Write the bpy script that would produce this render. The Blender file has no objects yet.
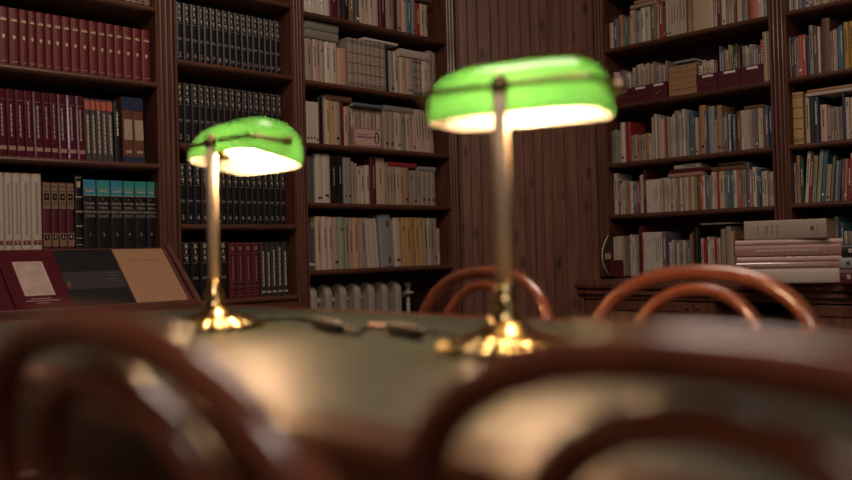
import bpy, bmesh, math, random
from mathutils import Vector, Matrix
random.seed(7)
PI = math.pi
S2 = math.sqrt(0.5)

# ------------------------------------------------------------------ camera
FPX = 900.0
CAM_Z = 0.88
cam_data = bpy.data.cameras.new('camera')
cam = bpy.data.objects.new('camera', cam_data)
bpy.context.scene.collection.objects.link(cam)
cam_data.sensor_width = 36.0
cam_data.lens = FPX / 852 * 36.0
cam_data.clip_start = 0.01
PITCH, ROLL, YAW = math.atan(12 / FPX), 0.026, 0.0052
CAM_M = (Matrix.Translation((0, 0, CAM_Z)) @ Matrix.Rotation(YAW, 4, 'Z') @ Matrix.Rotation(PI / 2 + PITCH, 4, 'X')
         @ Matrix.Rotation(-ROLL, 4, 'Z'))
cam.matrix_world = CAM_M
cam_data.dof.use_dof = True
cam_data.dof.focus_distance = 4.2
cam_data.dof.aperture_fstop = 2.1
scene = bpy.context.scene
scene.camera = cam
COL = scene.collection

# ------------------------------------------------------------------ world, lights, exposure
world = bpy.data.worlds.new('world')
scene.world = world
world.use_nodes = True
world.node_tree.nodes['Background'].inputs[0].default_value = (1.0, 0.86, 0.74, 1)
world.node_tree.nodes['Background'].inputs[1].default_value = 0.02
scene.view_settings.view_transform = 'Standard'
scene.view_settings.look = 'None'
scene.view_settings.gamma = 1
scene.view_settings.use_curve_mapping = False
scene.view_settings.exposure = 0.0
scene.cycles.use_denoising = True
scene.cycles.denoising_input_passes = 'RGB'
scene.cycles.max_bounces = 10
scene.cycles.sample_clamp_indirect = 6.0


def area(name, loc, target, sx, sy, energy, col):
    d = bpy.data.lights.new(name, 'AREA')
    d.shape = 'RECTANGLE'
    d.size, d.size_y = sx, sy
    d.energy = energy
    d.color = col
    o = bpy.data.objects.new(name, d)
    COL.objects.link(o)
    o.location = loc
    o.rotation_euler = (Vector(target) - Vector(loc)).to_track_quat('-Z', 'Y').to_euler()
    return o


area('ceiling_light', (0.15, 2.2, 3.2), (0.2, 3.0, 0.0), 1.2, 1.2, 56, (1.0, 0.82, 0.70))
area('ceiling_light', (-0.2, -0.9, 3.2), (0.0, 0.9, 0.5), 0.6, 0.6, 30, (1.0, 0.84, 0.74))
area('window_daylight', (-2.0, -2.2, 2.3), (0.0, 3.2, 1.0), 0.35, 0.6, 7, (0.9, 0.93, 1.0))
area('window_daylight', (1.7, -2.4, 2.3), (0.3, 4.0, 1.1), 0.35, 0.6, 7, (0.9, 0.93, 1.0))
BULB = 245.0


# ------------------------------------------------------------------ projection helpers (camera calibration)
CAM_I = CAM_M.inverted()


def project(p):
    q = CAM_I @ Vector(p)
    return 426 + FPX * q.x / -q.z, 240 - FPX * q.y / -q.z


def ray(px, py):
    return (CAM_M.to_3x3() @ Vector(((px - 426) / FPX, (240 - py) / FPX, -1))).normalized()


def on_plane(px, py, p0, n):
    d = ray(px, py)
    o = Vector((0, 0, CAM_Z))
    t = (Vector(p0) - o).dot(n) / d.dot(n)
    return o + d * t


def on_table(px, py, z=0.75):
    return on_plane(px, py, (0, 0, z), Vector((0, 0, 1)))


# room frames: local x runs along the wall to the right, local y goes into the wall
U_LEFT, V_RIGHT = -3.613, 4.54
LEFT = Matrix.Translation((U_LEFT * S2, -U_LEFT * S2, 0)) @ Matrix.Rotation(PI / 4, 4, 'Z')
RIGHT = Matrix.Translation((V_RIGHT * S2, V_RIGHT * S2, 0)) @ Matrix.Rotation(-PI / 4, 4, 'Z')
ROOM = Matrix.Rotation(-PI / 4, 4, 'Z')          # local x = u, local y = v


def along(M, px, z, y=0.0):
    lo, hi = (0.3, 5.0) if M is LEFT else (-5.0, -0.4)
    for _ in range(40):
        m = (lo + hi) / 2
        q = M @ Vector((m, y, z))
        if project(q)[0] < px:
            lo = m
        else:
            hi = m
    return (lo + hi) / 2


# ------------------------------------------------------------------ materials
def lin(c):
    return tuple((x / 12.92 if x <= 0.04045 else ((x + 0.055) / 1.055) ** 2.4) for x in (v / 255 for v in c))


MATS = {}


def mat(name, rgb, rough=0.55, metal=0.0, coat=0.0, noise=0.0, nscale=30.0, spec=0.5, bump=0.0):
    if name in MATS:
        return MATS[name]
    m = bpy.data.materials.new(name)
    m.use_nodes = True
    nt = m.node_tree
    b = nt.nodes['Principled BSDF']
    c = lin(rgb)
    b.inputs['Base Color'].default_value = (*c, 1)
    b.inputs['Roughness'].default_value = rough
    b.inputs['Metallic'].default_value = metal
    b.inputs['Coat Weight'].default_value = coat
    b.inputs['Coat Roughness'].default_value = 0.36 if 'leather' in name else 0.12
    b.inputs['Specular IOR Level'].default_value = spec
    if noise or bump:
        tc = nt.nodes.new('ShaderNodeTexCoord')
        n = nt.nodes.new('ShaderNodeTexNoise')
        n.inputs['Scale'].default_value = nscale
        n.inputs['Detail'].default_value = 4
        nt.links.new(tc.outputs['Object'], n.inputs['Vector'])
        if noise:
            r = nt.nodes.new('ShaderNodeValToRGB')
            r.color_ramp.elements[0].position = 0.3
            r.color_ramp.elements[1].position = 0.7
            r.color_ramp.elements[0].color = (*[x * (1 - noise) for x in c], 1)
            r.color_ramp.elements[1].color = (*[min(1, x * (1 + noise)) for x in c], 1)
            nt.links.new(n.outputs['Fac'], r.inputs['Fac'])
            nt.links.new(r.outputs['Color'], b.inputs['Base Color'])
        if bump:
            bp = nt.nodes.new('ShaderNodeBump')
            bp.inputs['Strength'].default_value = bump
            bp.inputs['Distance'].default_value = 0.002
            nt.links.new(n.outputs['Fac'], bp.inputs['Height'])
            nt.links.new(bp.outputs['Normal'], b.inputs['Normal'])
    MATS[name] = m
    return m


def wood(name, dark, light, rough=0.45, scale=(18, 18, 1.5), coat=0.0, knots=0.0, axis='Z'):
    if name in MATS:
        return MATS[name]
    m = bpy.data.materials.new(name)
    m.use_nodes = True
    nt = m.node_tree
    b = nt.nodes['Principled BSDF']
    b.inputs['Roughness'].default_value = rough
    b.inputs['Coat Weight'].default_value = coat
    b.inputs['Coat Roughness'].default_value = 0.1
    tc = nt.nodes.new('ShaderNodeTexCoord')
    mp = nt.nodes.new('ShaderNodeMapping')
    mp.inputs['Scale'].default_value = scale
    n = nt.nodes.new('ShaderNodeTexNoise')
    n.inputs['Scale'].default_value = 2.2
    n.inputs['Detail'].default_value = 6
    n.inputs['Roughness'].default_value = 0.62
    r = nt.nodes.new('ShaderNodeValToRGB')
    r.color_ramp.elements[0].position = 0.32
    r.color_ramp.elements[1].position = 0.72
    r.color_ramp.elements[0].color = (*lin(dark), 1)
    r.color_ramp.elements[1].color = (*lin(light), 1)
    nt.links.new(tc.outputs['Object'], mp.inputs['Vector'])
    nt.links.new(mp.outputs['Vector'], n.inputs['Vector'])
    nt.links.new(n.outputs['Fac'], r.inputs['Fac'])
    out = r.outputs['Color']
    if knots:
        mp2 = nt.nodes.new('ShaderNodeMapping')
        mp2.inputs['Scale'].default_value = (11, 11, 5.0)
        v = nt.nodes.new('ShaderNodeTexVoronoi')
        v.inputs['Scale'].default_value = 1.0
        nt.links.new(tc.outputs['Object'], mp2.inputs['Vector'])
        nt.links.new(mp2.outputs['Vector'], v.inputs['Vector'])
        r2 = nt.nodes.new('ShaderNodeValToRGB')
        r2.color_ramp.elements[0].position = 0.1
        r2.color_ramp.elements[1].position = 0.26
        r2.color_ramp.elements[0].color = (1 - knots,) * 3 + (1,)
        r2.color_ramp.elements[1].color = (1, 1, 1, 1)
        nt.links.new(v.outputs['Distance'], r2.inputs['Fac'])
        mx = nt.nodes.new('ShaderNodeMix')
        mx.data_type = 'RGBA'
        mx.blend_type = 'MULTIPLY'
        mx.inputs[0].default_value = 1.0
        nt.links.new(out, mx.inputs[6])
        nt.links.new(r2.outputs['Color'], mx.inputs[7])
        out = mx.outputs[2]
    nt.links.new(out, b.inputs['Base Color'])
    MATS[name] = m
    return m


W_CASE = wood('case_wood', (76, 44, 33), (108, 66, 49), 0.42, (22, 22, 1.6), 0.1)
W_SHELF = wood('shelf_wood', (70, 41, 30), (99, 60, 45), 0.42, (1.6, 22, 22), 0.1)
W_BACK = wood('case_back_wood', (58, 34, 26), (80, 49, 38), 0.55, (14, 14, 1.4))
W_PANEL = wood('pine_panel_wood', (92, 57, 43), (134, 88, 66), 0.5, (16, 16, 0.9), 0.05, knots=0.6)
W_CHAIR = wood('bentwood', (106, 56, 38), (140, 78, 54), 0.22, (30, 30, 4), 0.6)
W_TABLE = wood('table_wood', (74, 40, 25), (112, 66, 42), 0.28, (3, 20, 20), 0.4)
W_DESK = wood('desk_wood', (80, 45, 34), (110, 66, 50), 0.45, (2, 20, 20), 0.1)
W_FLOOR = wood('floor_wood', (70, 44, 32), (100, 66, 48), 0.4, (2, 20, 20), 0.2)
LEATHER = mat('green_leather', (50, 57, 43), 0.4, coat=0.3, spec=0.5, noise=0.12, nscale=120, bump=0.15)
BRASS = mat('brass', (218, 188, 134), 0.16, metal=1.0)
BRASS_SATIN = mat('satin_brass', (228, 200, 170), 0.45, metal=0.35)
BRASS_DULL = mat('aged_brass', (150, 122, 86), 0.3, metal=1.0)
PAPER = mat('page_paper', (205, 190, 160), 0.85, noise=0.08, nscale=200)
GILT = mat('gilt_ink', (200, 180, 140), 0.4, metal=0.3)
SILVER = mat('silver_ink', (172, 160, 142), 0.45, metal=0.2)
INK = mat('dark_ink', (52, 44, 44), 0.6)
RED_INK = mat('red_ink', (120, 40, 42), 0.6)
WHITE_INK = mat('white_ink', (215, 208, 198), 0.6)
PLASTER = mat('wall_plaster', (150, 130, 108), 0.9, noise=0.05, nscale=8)
CEIL = mat('ceiling_plaster', (190, 178, 160), 0.9, noise=0.03, nscale=8)
ENAMEL = mat('radiator_enamel', (156, 144, 130), 0.45)
BLACK = mat('black_plastic', (24, 20, 19), 0.5)
PLUG = mat('plug_pink', (196, 150, 130), 0.5)

# colour code: (words, rgb albedo, roughness, title ink)
C = {
    'W': ('white', (196, 182, 166), .5, 'i'), 'w': ('off-white', (182, 166, 149), .55, 'i'),
    'c': ('cream', (180, 158, 132), .55, 'i'), 'b': ('beige', (160, 138, 116), .6, 'i'),
    'g': ('grey', (130, 119, 109), .6, 'i'), 'G': ('dark grey', (78, 70, 68), .6, 'w'),
    'e': ('grey-beige', (146, 130, 114), .6, 'i'), 't': ('tan', (158, 118, 84), .55, 'i'),
    'y': ('straw yellow', (176, 142, 88), .55, 'i'), 'Y': ('mustard yellow', (166, 130, 56), .5, 'i'),
    'o': ('olive', (110, 96, 62), .55, 'w'), 'n': ('brown', (104, 68, 50), .55, 'g'),
    'N': ('dark brown', (62, 38, 32), .5, 'g'), 'r': ('red', (142, 44, 44), .45, 'w'),
    'R': ('dark red', (98, 19, 19), .5, 'g'), 'm': ('maroon', (82, 26, 36), .42, 'g'),
    'p': ('pale pink', (190, 156, 142), .5, 'i'), 'P': ('dusky pink', (160, 116, 108), .5, 'w'),
    'O': ('orange-red', (172, 84, 58), .5, 'w'), 'a': ('peach', (184, 140, 112), .55, 'i'),
    'k': ('black', (26, 23, 24), .38, 's'), 'K': ('charcoal', (46, 42, 44), .45, 's'),
    'd': ('dark blue', (46, 54, 78), .5, 'w'), 'B': ('blue', (72, 92, 112), .5, 'w'),
    'l': ('pale blue-grey', (134, 134, 132), .55, 'i'), 'T': ('teal', (62, 106, 108), .5, 'w'),
    'q': ('grey-green', (112, 122, 108), .55, 'i'), 'f': ('dark green', (40, 70, 48), .5, 'w'),
    'F': ('light green', (132, 148, 116), .5, 'i'), 'v': ('purple-grey', (110, 92, 104), .5, 'w'),
    'Q': ('grey-green', (124, 119, 102), .6, 'i'),
    's': ('slate', (92, 98, 106), .55, 'w'),
}
INKS = {'i': INK, 'w': WHITE_INK, 'g': GILT, 's': SILVER, 'r': RED_INK}


def cover(code, glossy=False):
    w, rgb, ro, _ = C[code]
    n = 'cover_' + w.replace(' ', '_').replace('-', '_') + ('_gloss' if glossy else '')
    return mat(n, rgb, 0.2 if glossy else ro, coat=0.5 if glossy else 0.0, noise=0.07, nscale=60)


# ------------------------------------------------------------------ mesh builder
class MB:
    def __init__(self):
        self.v, self.f, self.s = [], [], []

    def add(self, verts, faces, smooth=False):
        k = len(self.v)
        self.v += [tuple(p) for p in verts]
        for f in faces:
            self.f.append(tuple(i + k for i in f))
            self.s.append(smooth)
        return self

    def box(self, x0, x1, y0, y1, z0, z1):
        return self.add([(x0, y0, z0), (x1, y0, z0), (x1, y1, z0), (x0, y1, z0),
                         (x0, y0, z1), (x1, y0, z1), (x1, y1, z1), (x0, y1, z1)],
                        [(3, 2, 1, 0), (4, 5, 6, 7), (0, 1, 5, 4), (1, 2, 6, 5), (2, 3, 7, 6), (3, 0, 4, 7)])

    def prism(self, prof, axis, a, b, smooth=False):
        """closed 2-D profile swept along an axis: 'x' (prof y,z), 'y' (prof x,z), 'z' (prof x,y)"""
        n = len(prof)

        def pt(p, t):
            return {'x': (t, p[0], p[1]), 'y': (p[0], t, p[1]), 'z': (p[0], p[1], t)}[axis]
        vs = [pt(p, a) for p in prof] + [pt(p, b) for p in prof]
        k = len(self.v)
        self.add(vs, [(i, (i + 1) % n, n + (i + 1) % n, n + i) for i in range(n)], smooth)
        self.f.append(tuple(k + i for i in reversed(range(n))))
        self.f.append(tuple(k + n + i for i in range(n)))
        self.s += [False, False]
        return self

    def lathe(self, prof, n=32, c=(0, 0, 0), smooth=True, rot=None):
        vs, fs = [], []
        m = len(prof)
        for i in range(n):
            a = 2 * PI * i / n
            for r, z in prof:
                p = Vector((r * math.cos(a), r * math.sin(a), z))
                if rot is not None:
                    p = rot @ p
                vs.append(p + Vector(c))
        for i in range(n):
            for j in range(m - 1):
                a, b = i * m + j, ((i + 1) % n) * m + j
                fs.append((a, b, b + 1, a + 1))
        return self.add(vs, fs, smooth)

    def tube(self, pts, r, n=12, closed=False, cap=True):
        pts = [Vector(p) for p in pts]
        m = len(pts)
        rs = r if isinstance(r, (list, tuple)) else [r] * m
        vs, fs = [], []
        prev = None
        for i, p in enumerate(pts):
            if closed:
                t = (pts[(i + 1) % m] - pts[i - 1]).normalized()
            else:
                t = (pts[min(i + 1, m - 1)] - pts[max(i - 1, 0)]).normalized()
            if prev is None:
                up = Vector((0, 0, 1)) if abs(t.z) < 0.9 else Vector((0, 1, 0))
                nrm = (up - t * up.dot(t)).normalized()
            else:
                nrm = (prev - t * prev.dot(t)).normalized()
            prev = nrm
            bn = t.cross(nrm)
            for k in range(n):
                a = 2 * PI * k / n
                vs.append(p + (nrm * math.cos(a) + bn * math.sin(a)) * rs[i])
        for i in range(m if closed else m - 1):
            for k in range(n):
                a, b = i * n + k, i * n + (k + 1) % n
                c, d = ((i + 1) % m) * n + (k + 1) % n, ((i + 1) % m) * n + k
                fs.append((a, b, c, d))
        k0 = len(self.v)
        self.add(vs, fs, True)
        if cap and not closed:
            self.f.append(tuple(k0 + k for k in reversed(range(n))))
            self.f.append(tuple(k0 + (m - 1) * n + k for k in range(n)))
            self.s += [False, False]
        return self

    def mesh(self, name, M=None):
        me = bpy.data.meshes.new(name)
        me.from_pydata(self.v, [], self.f)
        for p, s in zip(me.polygons, self.s):
            p.use_smooth = s
        bm = bmesh.new()
        bm.from_mesh(me)
        bmesh.ops.remove_doubles(bm, verts=bm.verts, dist=1e-6)
        bmesh.ops.recalc_face_normals(bm, faces=bm.faces)
        bm.to_mesh(me)
        bm.free()
        if M is not None:
            me.transform(M)
        return me

    def build(self, name, m, parent=None, M=None, bevel=0.0):
        o = bpy.data.objects.new(name, self.mesh(name, M))
        COL.objects.link(o)
        o.data.materials.append(m)
        if parent is not None:
            o.parent = parent
        if bevel:
            b = o.modifiers.new('bevel', 'BEVEL')
            b.width = bevel
            b.segments = 2
            b.limit_method = 'ANGLE'
        return o


def tag(o, label, cat, group=None):
    if not 4 <= len(label.split()) <= 16:
        print('LABEL', len(label.split()), label)
    o['label'] = label
    o['category'] = cat
    if group:
        o['group'] = group
    return o


def struct(o):
    o['kind'] = 'structure'
    return o


def thing(name, label, cat, M=None, group=None):
    o = bpy.data.objects.new(name, None)
    o.empty_display_size = 0.05
    COL.objects.link(o)
    if M is not None:
        o.matrix_world = M
    return tag(o, label, cat, group)


TXT = {}


def text_mesh(s, size, spacing=1.0):
    """a flat text mesh standing in the xz plane, facing -y, centred on the origin"""
    key = (s, size, spacing)
    if key not in TXT:
        cu = bpy.data.curves.new('lettering', 'FONT')
        cu.body = s
        cu.size = size
        cu.align_x, cu.align_y = 'CENTER', 'CENTER'
        cu.extrude = 0.0002
        cu.resolution_u = 2
        cu.space_character = spacing
        o = bpy.data.objects.new('lettering', cu)
        COL.objects.link(o)
        dg = bpy.context.evaluated_depsgraph_get()
        me = bpy.data.meshes.new_from_object(o.evaluated_get(dg))
        me.transform(Matrix.Rotation(PI / 2, 4, 'X'))
        bpy.data.objects.remove(o)
        bpy.data.curves.remove(cu)
        TXT[key] = me
    return TXT[key]


def text(s, size, m, parent, loc, rot=None, name='lettering'):
    me = text_mesh(s, size).copy()
    me.materials.clear()
    me.materials.append(m)
    T = Matrix.Translation(loc)
    if rot is not None:
        T = T @ rot
    me.transform(T)
    o = bpy.data.objects.new(name, me)
    COL.objects.link(o)
    o.parent = parent
    return o


# ------------------------------------------------------------------ room shell
ROOM_U0, ROOM_U1, ROOM_V0, ROOM_V1, ROOM_H = U_LEFT - 0.31, 3.2, -2.6, V_RIGHT + 0.31, 3.3
struct(MB().box(ROOM_U0 - .1, ROOM_U1 + .1, ROOM_V0 - .1, ROOM_V1 + .1, -0.1, 0).build('floor', W_FLOOR, M=ROOM))
struct(MB().box(ROOM_U0 - .1, ROOM_U1 + .1, ROOM_V0 - .1, ROOM_V1 + .1, ROOM_H, ROOM_H + .1).build('ceiling', CEIL, M=ROOM))
struct(MB().box(ROOM_U0 - .1, ROOM_U0, ROOM_V0, ROOM_V1, 0, ROOM_H).build('wall_left', PLASTER, M=ROOM))
struct(MB().box(ROOM_U0 - .1, ROOM_U1, ROOM_V1, ROOM_V1 + .1, 0, ROOM_H).build('wall_right', PLASTER, M=ROOM))
struct(MB().box(ROOM_U0 - .1, ROOM_U1, ROOM_V0 - .1, ROOM_V0, 0, ROOM_H).build('wall_front', PLASTER, M=ROOM))
struct(MB().box(ROOM_U1, ROOM_U1 + .1, ROOM_V0, ROOM_V1, 0, ROOM_H).build('wall_side', PLASTER, M=ROOM))

# the boarded wall across the corner: one grooved sheet of vertical boards
LV = dict(p1=1.941, b2=2.0435, p2=2.671, b3=2.7505, p3=3.777, end=3.872)
RU = dict(start=-3.118, b4=-3.03, p4=-2.03, b5=-1.94)
PA = LEFT @ Vector((LV['end'], 0.02, 0))
PB = RIGHT @ Vector((RU['start'], 0.02, 0))
d = (PB - PA)
PL = d.length
CORNER = Matrix.Translation(PA) @ Matrix.Rotation(math.atan2(d.y, d.x), 4, 'Z')
prof = [(-0.03, 0.06)]
x = -0.03
rnd = random.Random(3)
while x < PL + 0.03:
    w = rnd.choice((0.052, 0.055, 0.06, 0.078))
    prof += [(x, 0.006), (x + 0.004, 0.0), (x + w - 0.004, 0.0), (x + w, 0.006)]
    x += w + 0.0005
prof.append((x, 0.06))
struct(MB().prism(prof, 'z', 0, ROOM_H - 0.02).build('wall_corner', W_PANEL, M=CORNER))
struct(MB().prism([(-0.02, 0), (-0.02, .1), (-0.012, .115), (0, .12), (0.01, .12), (0.01, 0)], 'x', 0.03, PL - 0.03)
       .build('baseboard_corner', W_CASE, M=CORNER))


# ------------------------------------------------------------------ bookcases
def pilaster_mb(x0, x1, z0, z1, flutes=3, y=0.0, yb=0.03):
    """a fluted upright: the profile in plan has rounded reeds between grooves"""
    pr = [(x0, yb), (x0, y)]
    m = 0.012
    w = (x1 - x0 - 2 * m) / flutes
    pr.append((x0 + m - 0.001, y))
    for i in range(flutes):
        a = x0 + m + i * w
        pr.append((a, y + 0.009))
        for k in range(1, 6):
            t = k / 6
            pr.append((a + w * t, y + 0.009 - 0.012 * math.sin(PI * t)))
    pr += [(x1 - m, y + 0.009), (x1 - m + 0.001, y), (x1, y), (x1, yb)]
    return MB().prism(pr, 'z', z0, z1)


def shelf_mb(x0, x1, z, depth, t=0.027, y0=-0.012):
    pr = []
    for k in range(7):
        a = -PI / 2 + PI * k / 6
        pr.append((y0 + t / 2 - math.cos(a) * t / 2, z - t / 2 + math.sin(a) * t / 2))
    pr = pr + [(depth, z), (depth, z - t)]
    return MB().prism(pr, 'x', x0, x1)


TOP = 2.62


def bookcase(label, M, x0, x1, shelves, pil, base=True, depth=0.28, niche=False, flutes=3, z0=0.0):
    """bay between x0 and x1; pil lists fluted uprights (a, b) that belong to this unit"""
    t = thing('bookcase', label, 'bookcase', M, 'fitted library bookcases')
    MB().box(x0, x1, depth, depth + 0.02, z0, TOP).build('back_panel', W_BACK, t)
    for a, b in pil:
        pilaster_mb(a, b, z0, TOP, flutes).build('pilaster', W_CASE, t)
        MB().box(a, b, 0.03, depth + 0.02, z0, TOP).build('side_panel', W_CASE, t)
    for z in shelves:
        shelf_mb(x0, x1, z, depth).build('shelf', W_SHELF, t)
    MB().box(x0, x1, -0.01, depth, TOP - 0.12, TOP).build('cornice', W_CASE, t)
    if base:
        zt = min(shelves) - 0.027
        MB().box(x0, x1, 0.0, 0.03, 0.12, zt).build('base_panel', W_CASE, t)
        MB().prism([(-0.02, 0), (-0.02, .10), (-0.005, .12), (0.03, .12), (0.03, 0)], 'x', x0, x1).build('plinth', W_CASE, t)
    return t


Z1 = [2.33, 1.985, 1.653, 1.296, 0.93]
Z2 = [2.475, 2.128, 1.771, 1.397, 1.033, 0.686]
Z3 = [2.44, 2.107, 1.762, 1.445, 1.144, 0.803]
Z4 = [2.39, 2.057, 1.718, 1.376, 1.0726]
Z5 = [2.39, 2.057, 1.718, 1.376, 1.078]
DESK_Z = 0.705
bookcase('dark wood bookcase of red and blue-topped volumes behind the sloping display desk', LEFT, 1.25, LV['p1'], Z1,
         [(1.16, 1.25), (LV['p1'], LV['b2'])], base=True)
bookcase('dark wood bookcase of black numbered volumes between two fluted uprights', LEFT, LV['b2'], LV['p2'], Z2,
         [(LV['p2'], LV['b3'])])
bookcase('dark wood bookcase of pale paperbacks with radiator in its bottom niche', LEFT, LV['b3'], LV['p3'], Z3,
         [(LV['p3'], LV['end'])], base=False)
bookcase('dark wood bookcase of mixed books and maroon files right of the boarded corner', RIGHT, RU['b4'], RU['p4'], Z4,
         [(RU['start'], RU['b4']), (RU['p4'], RU['b5'])], base=False, z0=DESK_Z + .001)
bookcase('dark wood bookcase with the tan gilt volume, cut by the right picture edge', RIGHT, RU['b5'], -1.53, Z5,
         [(-1.53, -1.44)], base=False, z0=DESK_Z + .001)

# sideboard under the right-hand bookcases
SB_Y0, SB_Y1, SX0, SX1 = -0.645, 0.0, -2.83, -1.15
sb = thing('sideboard', 'long dark wood sideboard with moulded top under the right-hand bookcases', 'sideboard', RIGHT)
pr = [(SB_Y0 + .03, .615), (SB_Y0 + .03, .632), (SB_Y0 + .012, .64), (SB_Y0 + .012, .655), (SB_Y0 + .02, .662),
      (SB_Y0, .672), (SB_Y0 - .004, .688), (SB_Y0, .705), (0.27, .705), (0.27, .615)]
MB().prism(pr, 'x', SX0, SX1).build('top', W_CASE, sb)
MB().box(SX0 + .02, -2.06, SB_Y0 + .05, 0.27, .08, .615).build('body', W_CASE, sb)
MB().box(-1.64, SX1 - .02, SB_Y0 + .05, 0.27, .08, .615).build('body', W_CASE, sb)
MB().box(-2.06, -1.64, 0.20, 0.22, .0, .615).build('back_panel', W_BACK, sb)
MB().box(SX0 + .05, SX1 - .05, SB_Y0 + .09, 0.24, 0, .08).build('plinth', W_BACK, sb)


def panel_door(x0, x1, z0, z1, knob_x):
    f = MB()
    y = SB_Y0 + .03
    f.box(x0, x0 + .05, y, y + .02, z0, z1).box(x1 - .05, x1, y, y + .02, z0, z1)
    f.box(x0 + .05, x1 - .05, y, y + .02, z0, z0 + .06).box(x0 + .05, x1 - .05, y, y + .02, z1 - .045, z1)
    dr = f.build('door', W_CASE, sb, bevel=.002)
    pr = [(x0 + .05, y + .02)]
    xx = x0 + .05
    while xx < x1 - .051:
        w = min(.058, x1 - .05 - xx)
        pr += [(xx, y + .012), (xx + .003, y + .008), (xx + w - .003, y + .008), (xx + w, y + .012)]
        xx += w
    pr.append((x1 - .05, y + .02))
    MB().prism(pr, 'z', z0 + .06, z1 - .045).build('door_panel', W_PANEL, dr)
    MB().lathe([(0, -.022), (.006, -.021), (.009, -.016), (.006, -.009), (.004, 0)], 12, (knob_x, y, z1 - .022),
               rot=Matrix.Rotation(-PI / 2, 3, 'X') @ Matrix.Scale(1, 3)).build('knob', BRASS_DULL, dr)


panel_door(-2.79, -2.17, .10, .605, -2.195)
panel_door(-2.165, -2.065, .10, .605, -2.14)
panel_door(-1.635, -1.19, .10, .605, -1.61)

# sloping display desk in front of the left bookcase
dk = thing('display_desk', 'sloping wooden display desk holding three large books below the left bookcase', 'desk', LEFT)
DX0, DX1, DD, DZT, DZB = 0.98, 1.975, 0.26, 0.928, 0.687
pr = [(-.022, DZT - .004), (-.022, DZT - .024), (-DD, DZB - .02), (-DD, DZB)]
MB().prism(pr, 'x', DX0, DX1 - .022).build('sloping_board', W_DESK, dk)
MB().prism([(-.022, DZT + .014), (-.022, .60), (-DD - .02, .60), (-DD - .02, DZB + .014)], 'x', DX1 - .022, DX1).build('side_panel', W_DESK, dk)
MB().box(DX0, DX1 - .022, -DD - .02, -DD, .60, DZB + .022).build('ledge', W_DESK, dk, bevel=.003)
MB().box(DX0, DX1 - .02, -DD + .02, -.022, .10, .66).build('base_cabinet', W_DESK, dk)
MB().prism([(-DD - .03, 0), (-DD - .03, .11), (-DD - .012, .13), (-.022, .13), (-.022, 0)], 'x', DX0, DX1 - .01).build('plinth', W_DESK, dk)

# radiator in the niche of the third bookcase
rad = thing('radiator', 'white cast iron column radiator in the niche under the pale paperbacks', 'radiator', LEFT)
rx0 = LV['b3'] + 0.06
for i in range(7):
    cx = rx0 + i * 0.098
    for yy in (0.05, 0.13):
        pts = [(cx, yy, z) for z in (.12, .16, .3, .5, .64, .68)]
    m = MB()
    pr = []
    for k in range(9):
        a = PI * k / 8
        pr.append((0.11 - math.cos(a) * 0.07, .672 + math.sin(a) * .055))
    pr = pr + [(.18, .12), (.04, .12)]
    m.prism(pr, 'x', cx - .022, cx + .022)
    m.build('section', ENAMEL, rad, bevel=.012)
MB().tube([(rx0 - .03, .11, .16), (rx0 + 6 * .098 + .06, .11, .16)], .018).build('lower_pipe', ENAMEL, rad)
MB().tube([(rx0 - .03, .11, .64), (rx0 + 6 * .098 + .11, .11, .64)], .016).build('upper_pipe', ENAMEL, rad)
vx = rx0 + 6 * .098 + .13
MB().lathe([(0, .0), (.035, .0), (.035, .012), (.014, .018), (.014, .04), (.02, .045), (.02, .062), (0, .066)], 16, (vx, .11, .645)).build('valve', ENAMEL, rad)
MB().tube([(vx, .11, .645), (vx, .11, .0)], .012).build('riser_pipe', ENAMEL, rad)
MB().box(LV['b3'], LV['p3'], .27, .28, 0, .70).build('backing', W_BACK, rad)

# ------------------------------------------------------------------ books
ORD = ['', 'first', 'second', 'third', 'fourth', 'fifth', 'sixth', 'seventh', 'eighth', 'ninth', 'tenth', 'eleventh', 'twelfth',
       'thirteenth', 'fourteenth', 'fifteenth', 'sixteenth', 'seventeenth', 'eighteenth', 'nineteenth', 'twentieth']
ORD += ['twenty-' + o for o in ORD[1:10]] + ['thirtieth'] + ['thirty-' + o for o in ORD[1:10]] + ['fortieth'] + \
       ['forty-' + o for o in ORD[1:10]] + ['fiftieth'] + ['fifty-' + o for o in ORD[1:10]] + ['sixtieth'] + ['sixty-' + o for o in ORD[1:10]] + ['seventieth'] + ['seventy-' + o for o in ORD[1:10]]
R = random.Random(11)


def case_mb(w, d, h, hard=True, lay=False):
    """cover with rounded spine facing -y, and the page block it holds"""
    t = min(0.0028 if hard else 0.0012, w * 0.22)
    b = min(0.3 * w, 0.007) if hard else min(.12 * w, .002)
    out, inn = [(-w / 2, d)], [(-w / 2 + t, d)]
    for k in range(7):
        a = -PI / 2 + PI * k / 6
        out.append((math.sin(a) * w / 2, b - math.cos(a) * b))
        inn.append((math.sin(a) * (w / 2 - t), b + t - math.cos(a) * b))
    out.append((w / 2, d))
    inn.append((w / 2 - t, d))
    n = len(out)
    vs = []
    for z in (0, h):
        vs += [(x, y, z) for x, y in out] + [(x, y, z) for x, y in inn]
    fs = []
    for i in range(n - 1):
        fs.append((i, i + 1, 2 * n + i + 1, 2 * n + i))
        fs.append((n + i, n + i + 1, 3 * n + i + 1, 3 * n + i))
        fs.append((i, i + 1, n + i + 1, n + i))
        fs.append((2 * n + i, 2 * n + i + 1, 3 * n + i + 1, 3 * n + i))
    for e in (0, n - 1):
        fs.append((e, n + e, 3 * n + e, 2 * n + e))
    c = MB().add(vs, fs)
    m = 0.003 if hard else 0.0
    g = MB().box(-w / 2 + t, w / 2 - t, b + t, d - (0.004 if hard else 0.0005), m, h - m)
    if lay:
        for q in (c, g):
            q.v = [(z - h / 2, y, x + w / 2) for x, y, z in q.v]
    return c, g


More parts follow.
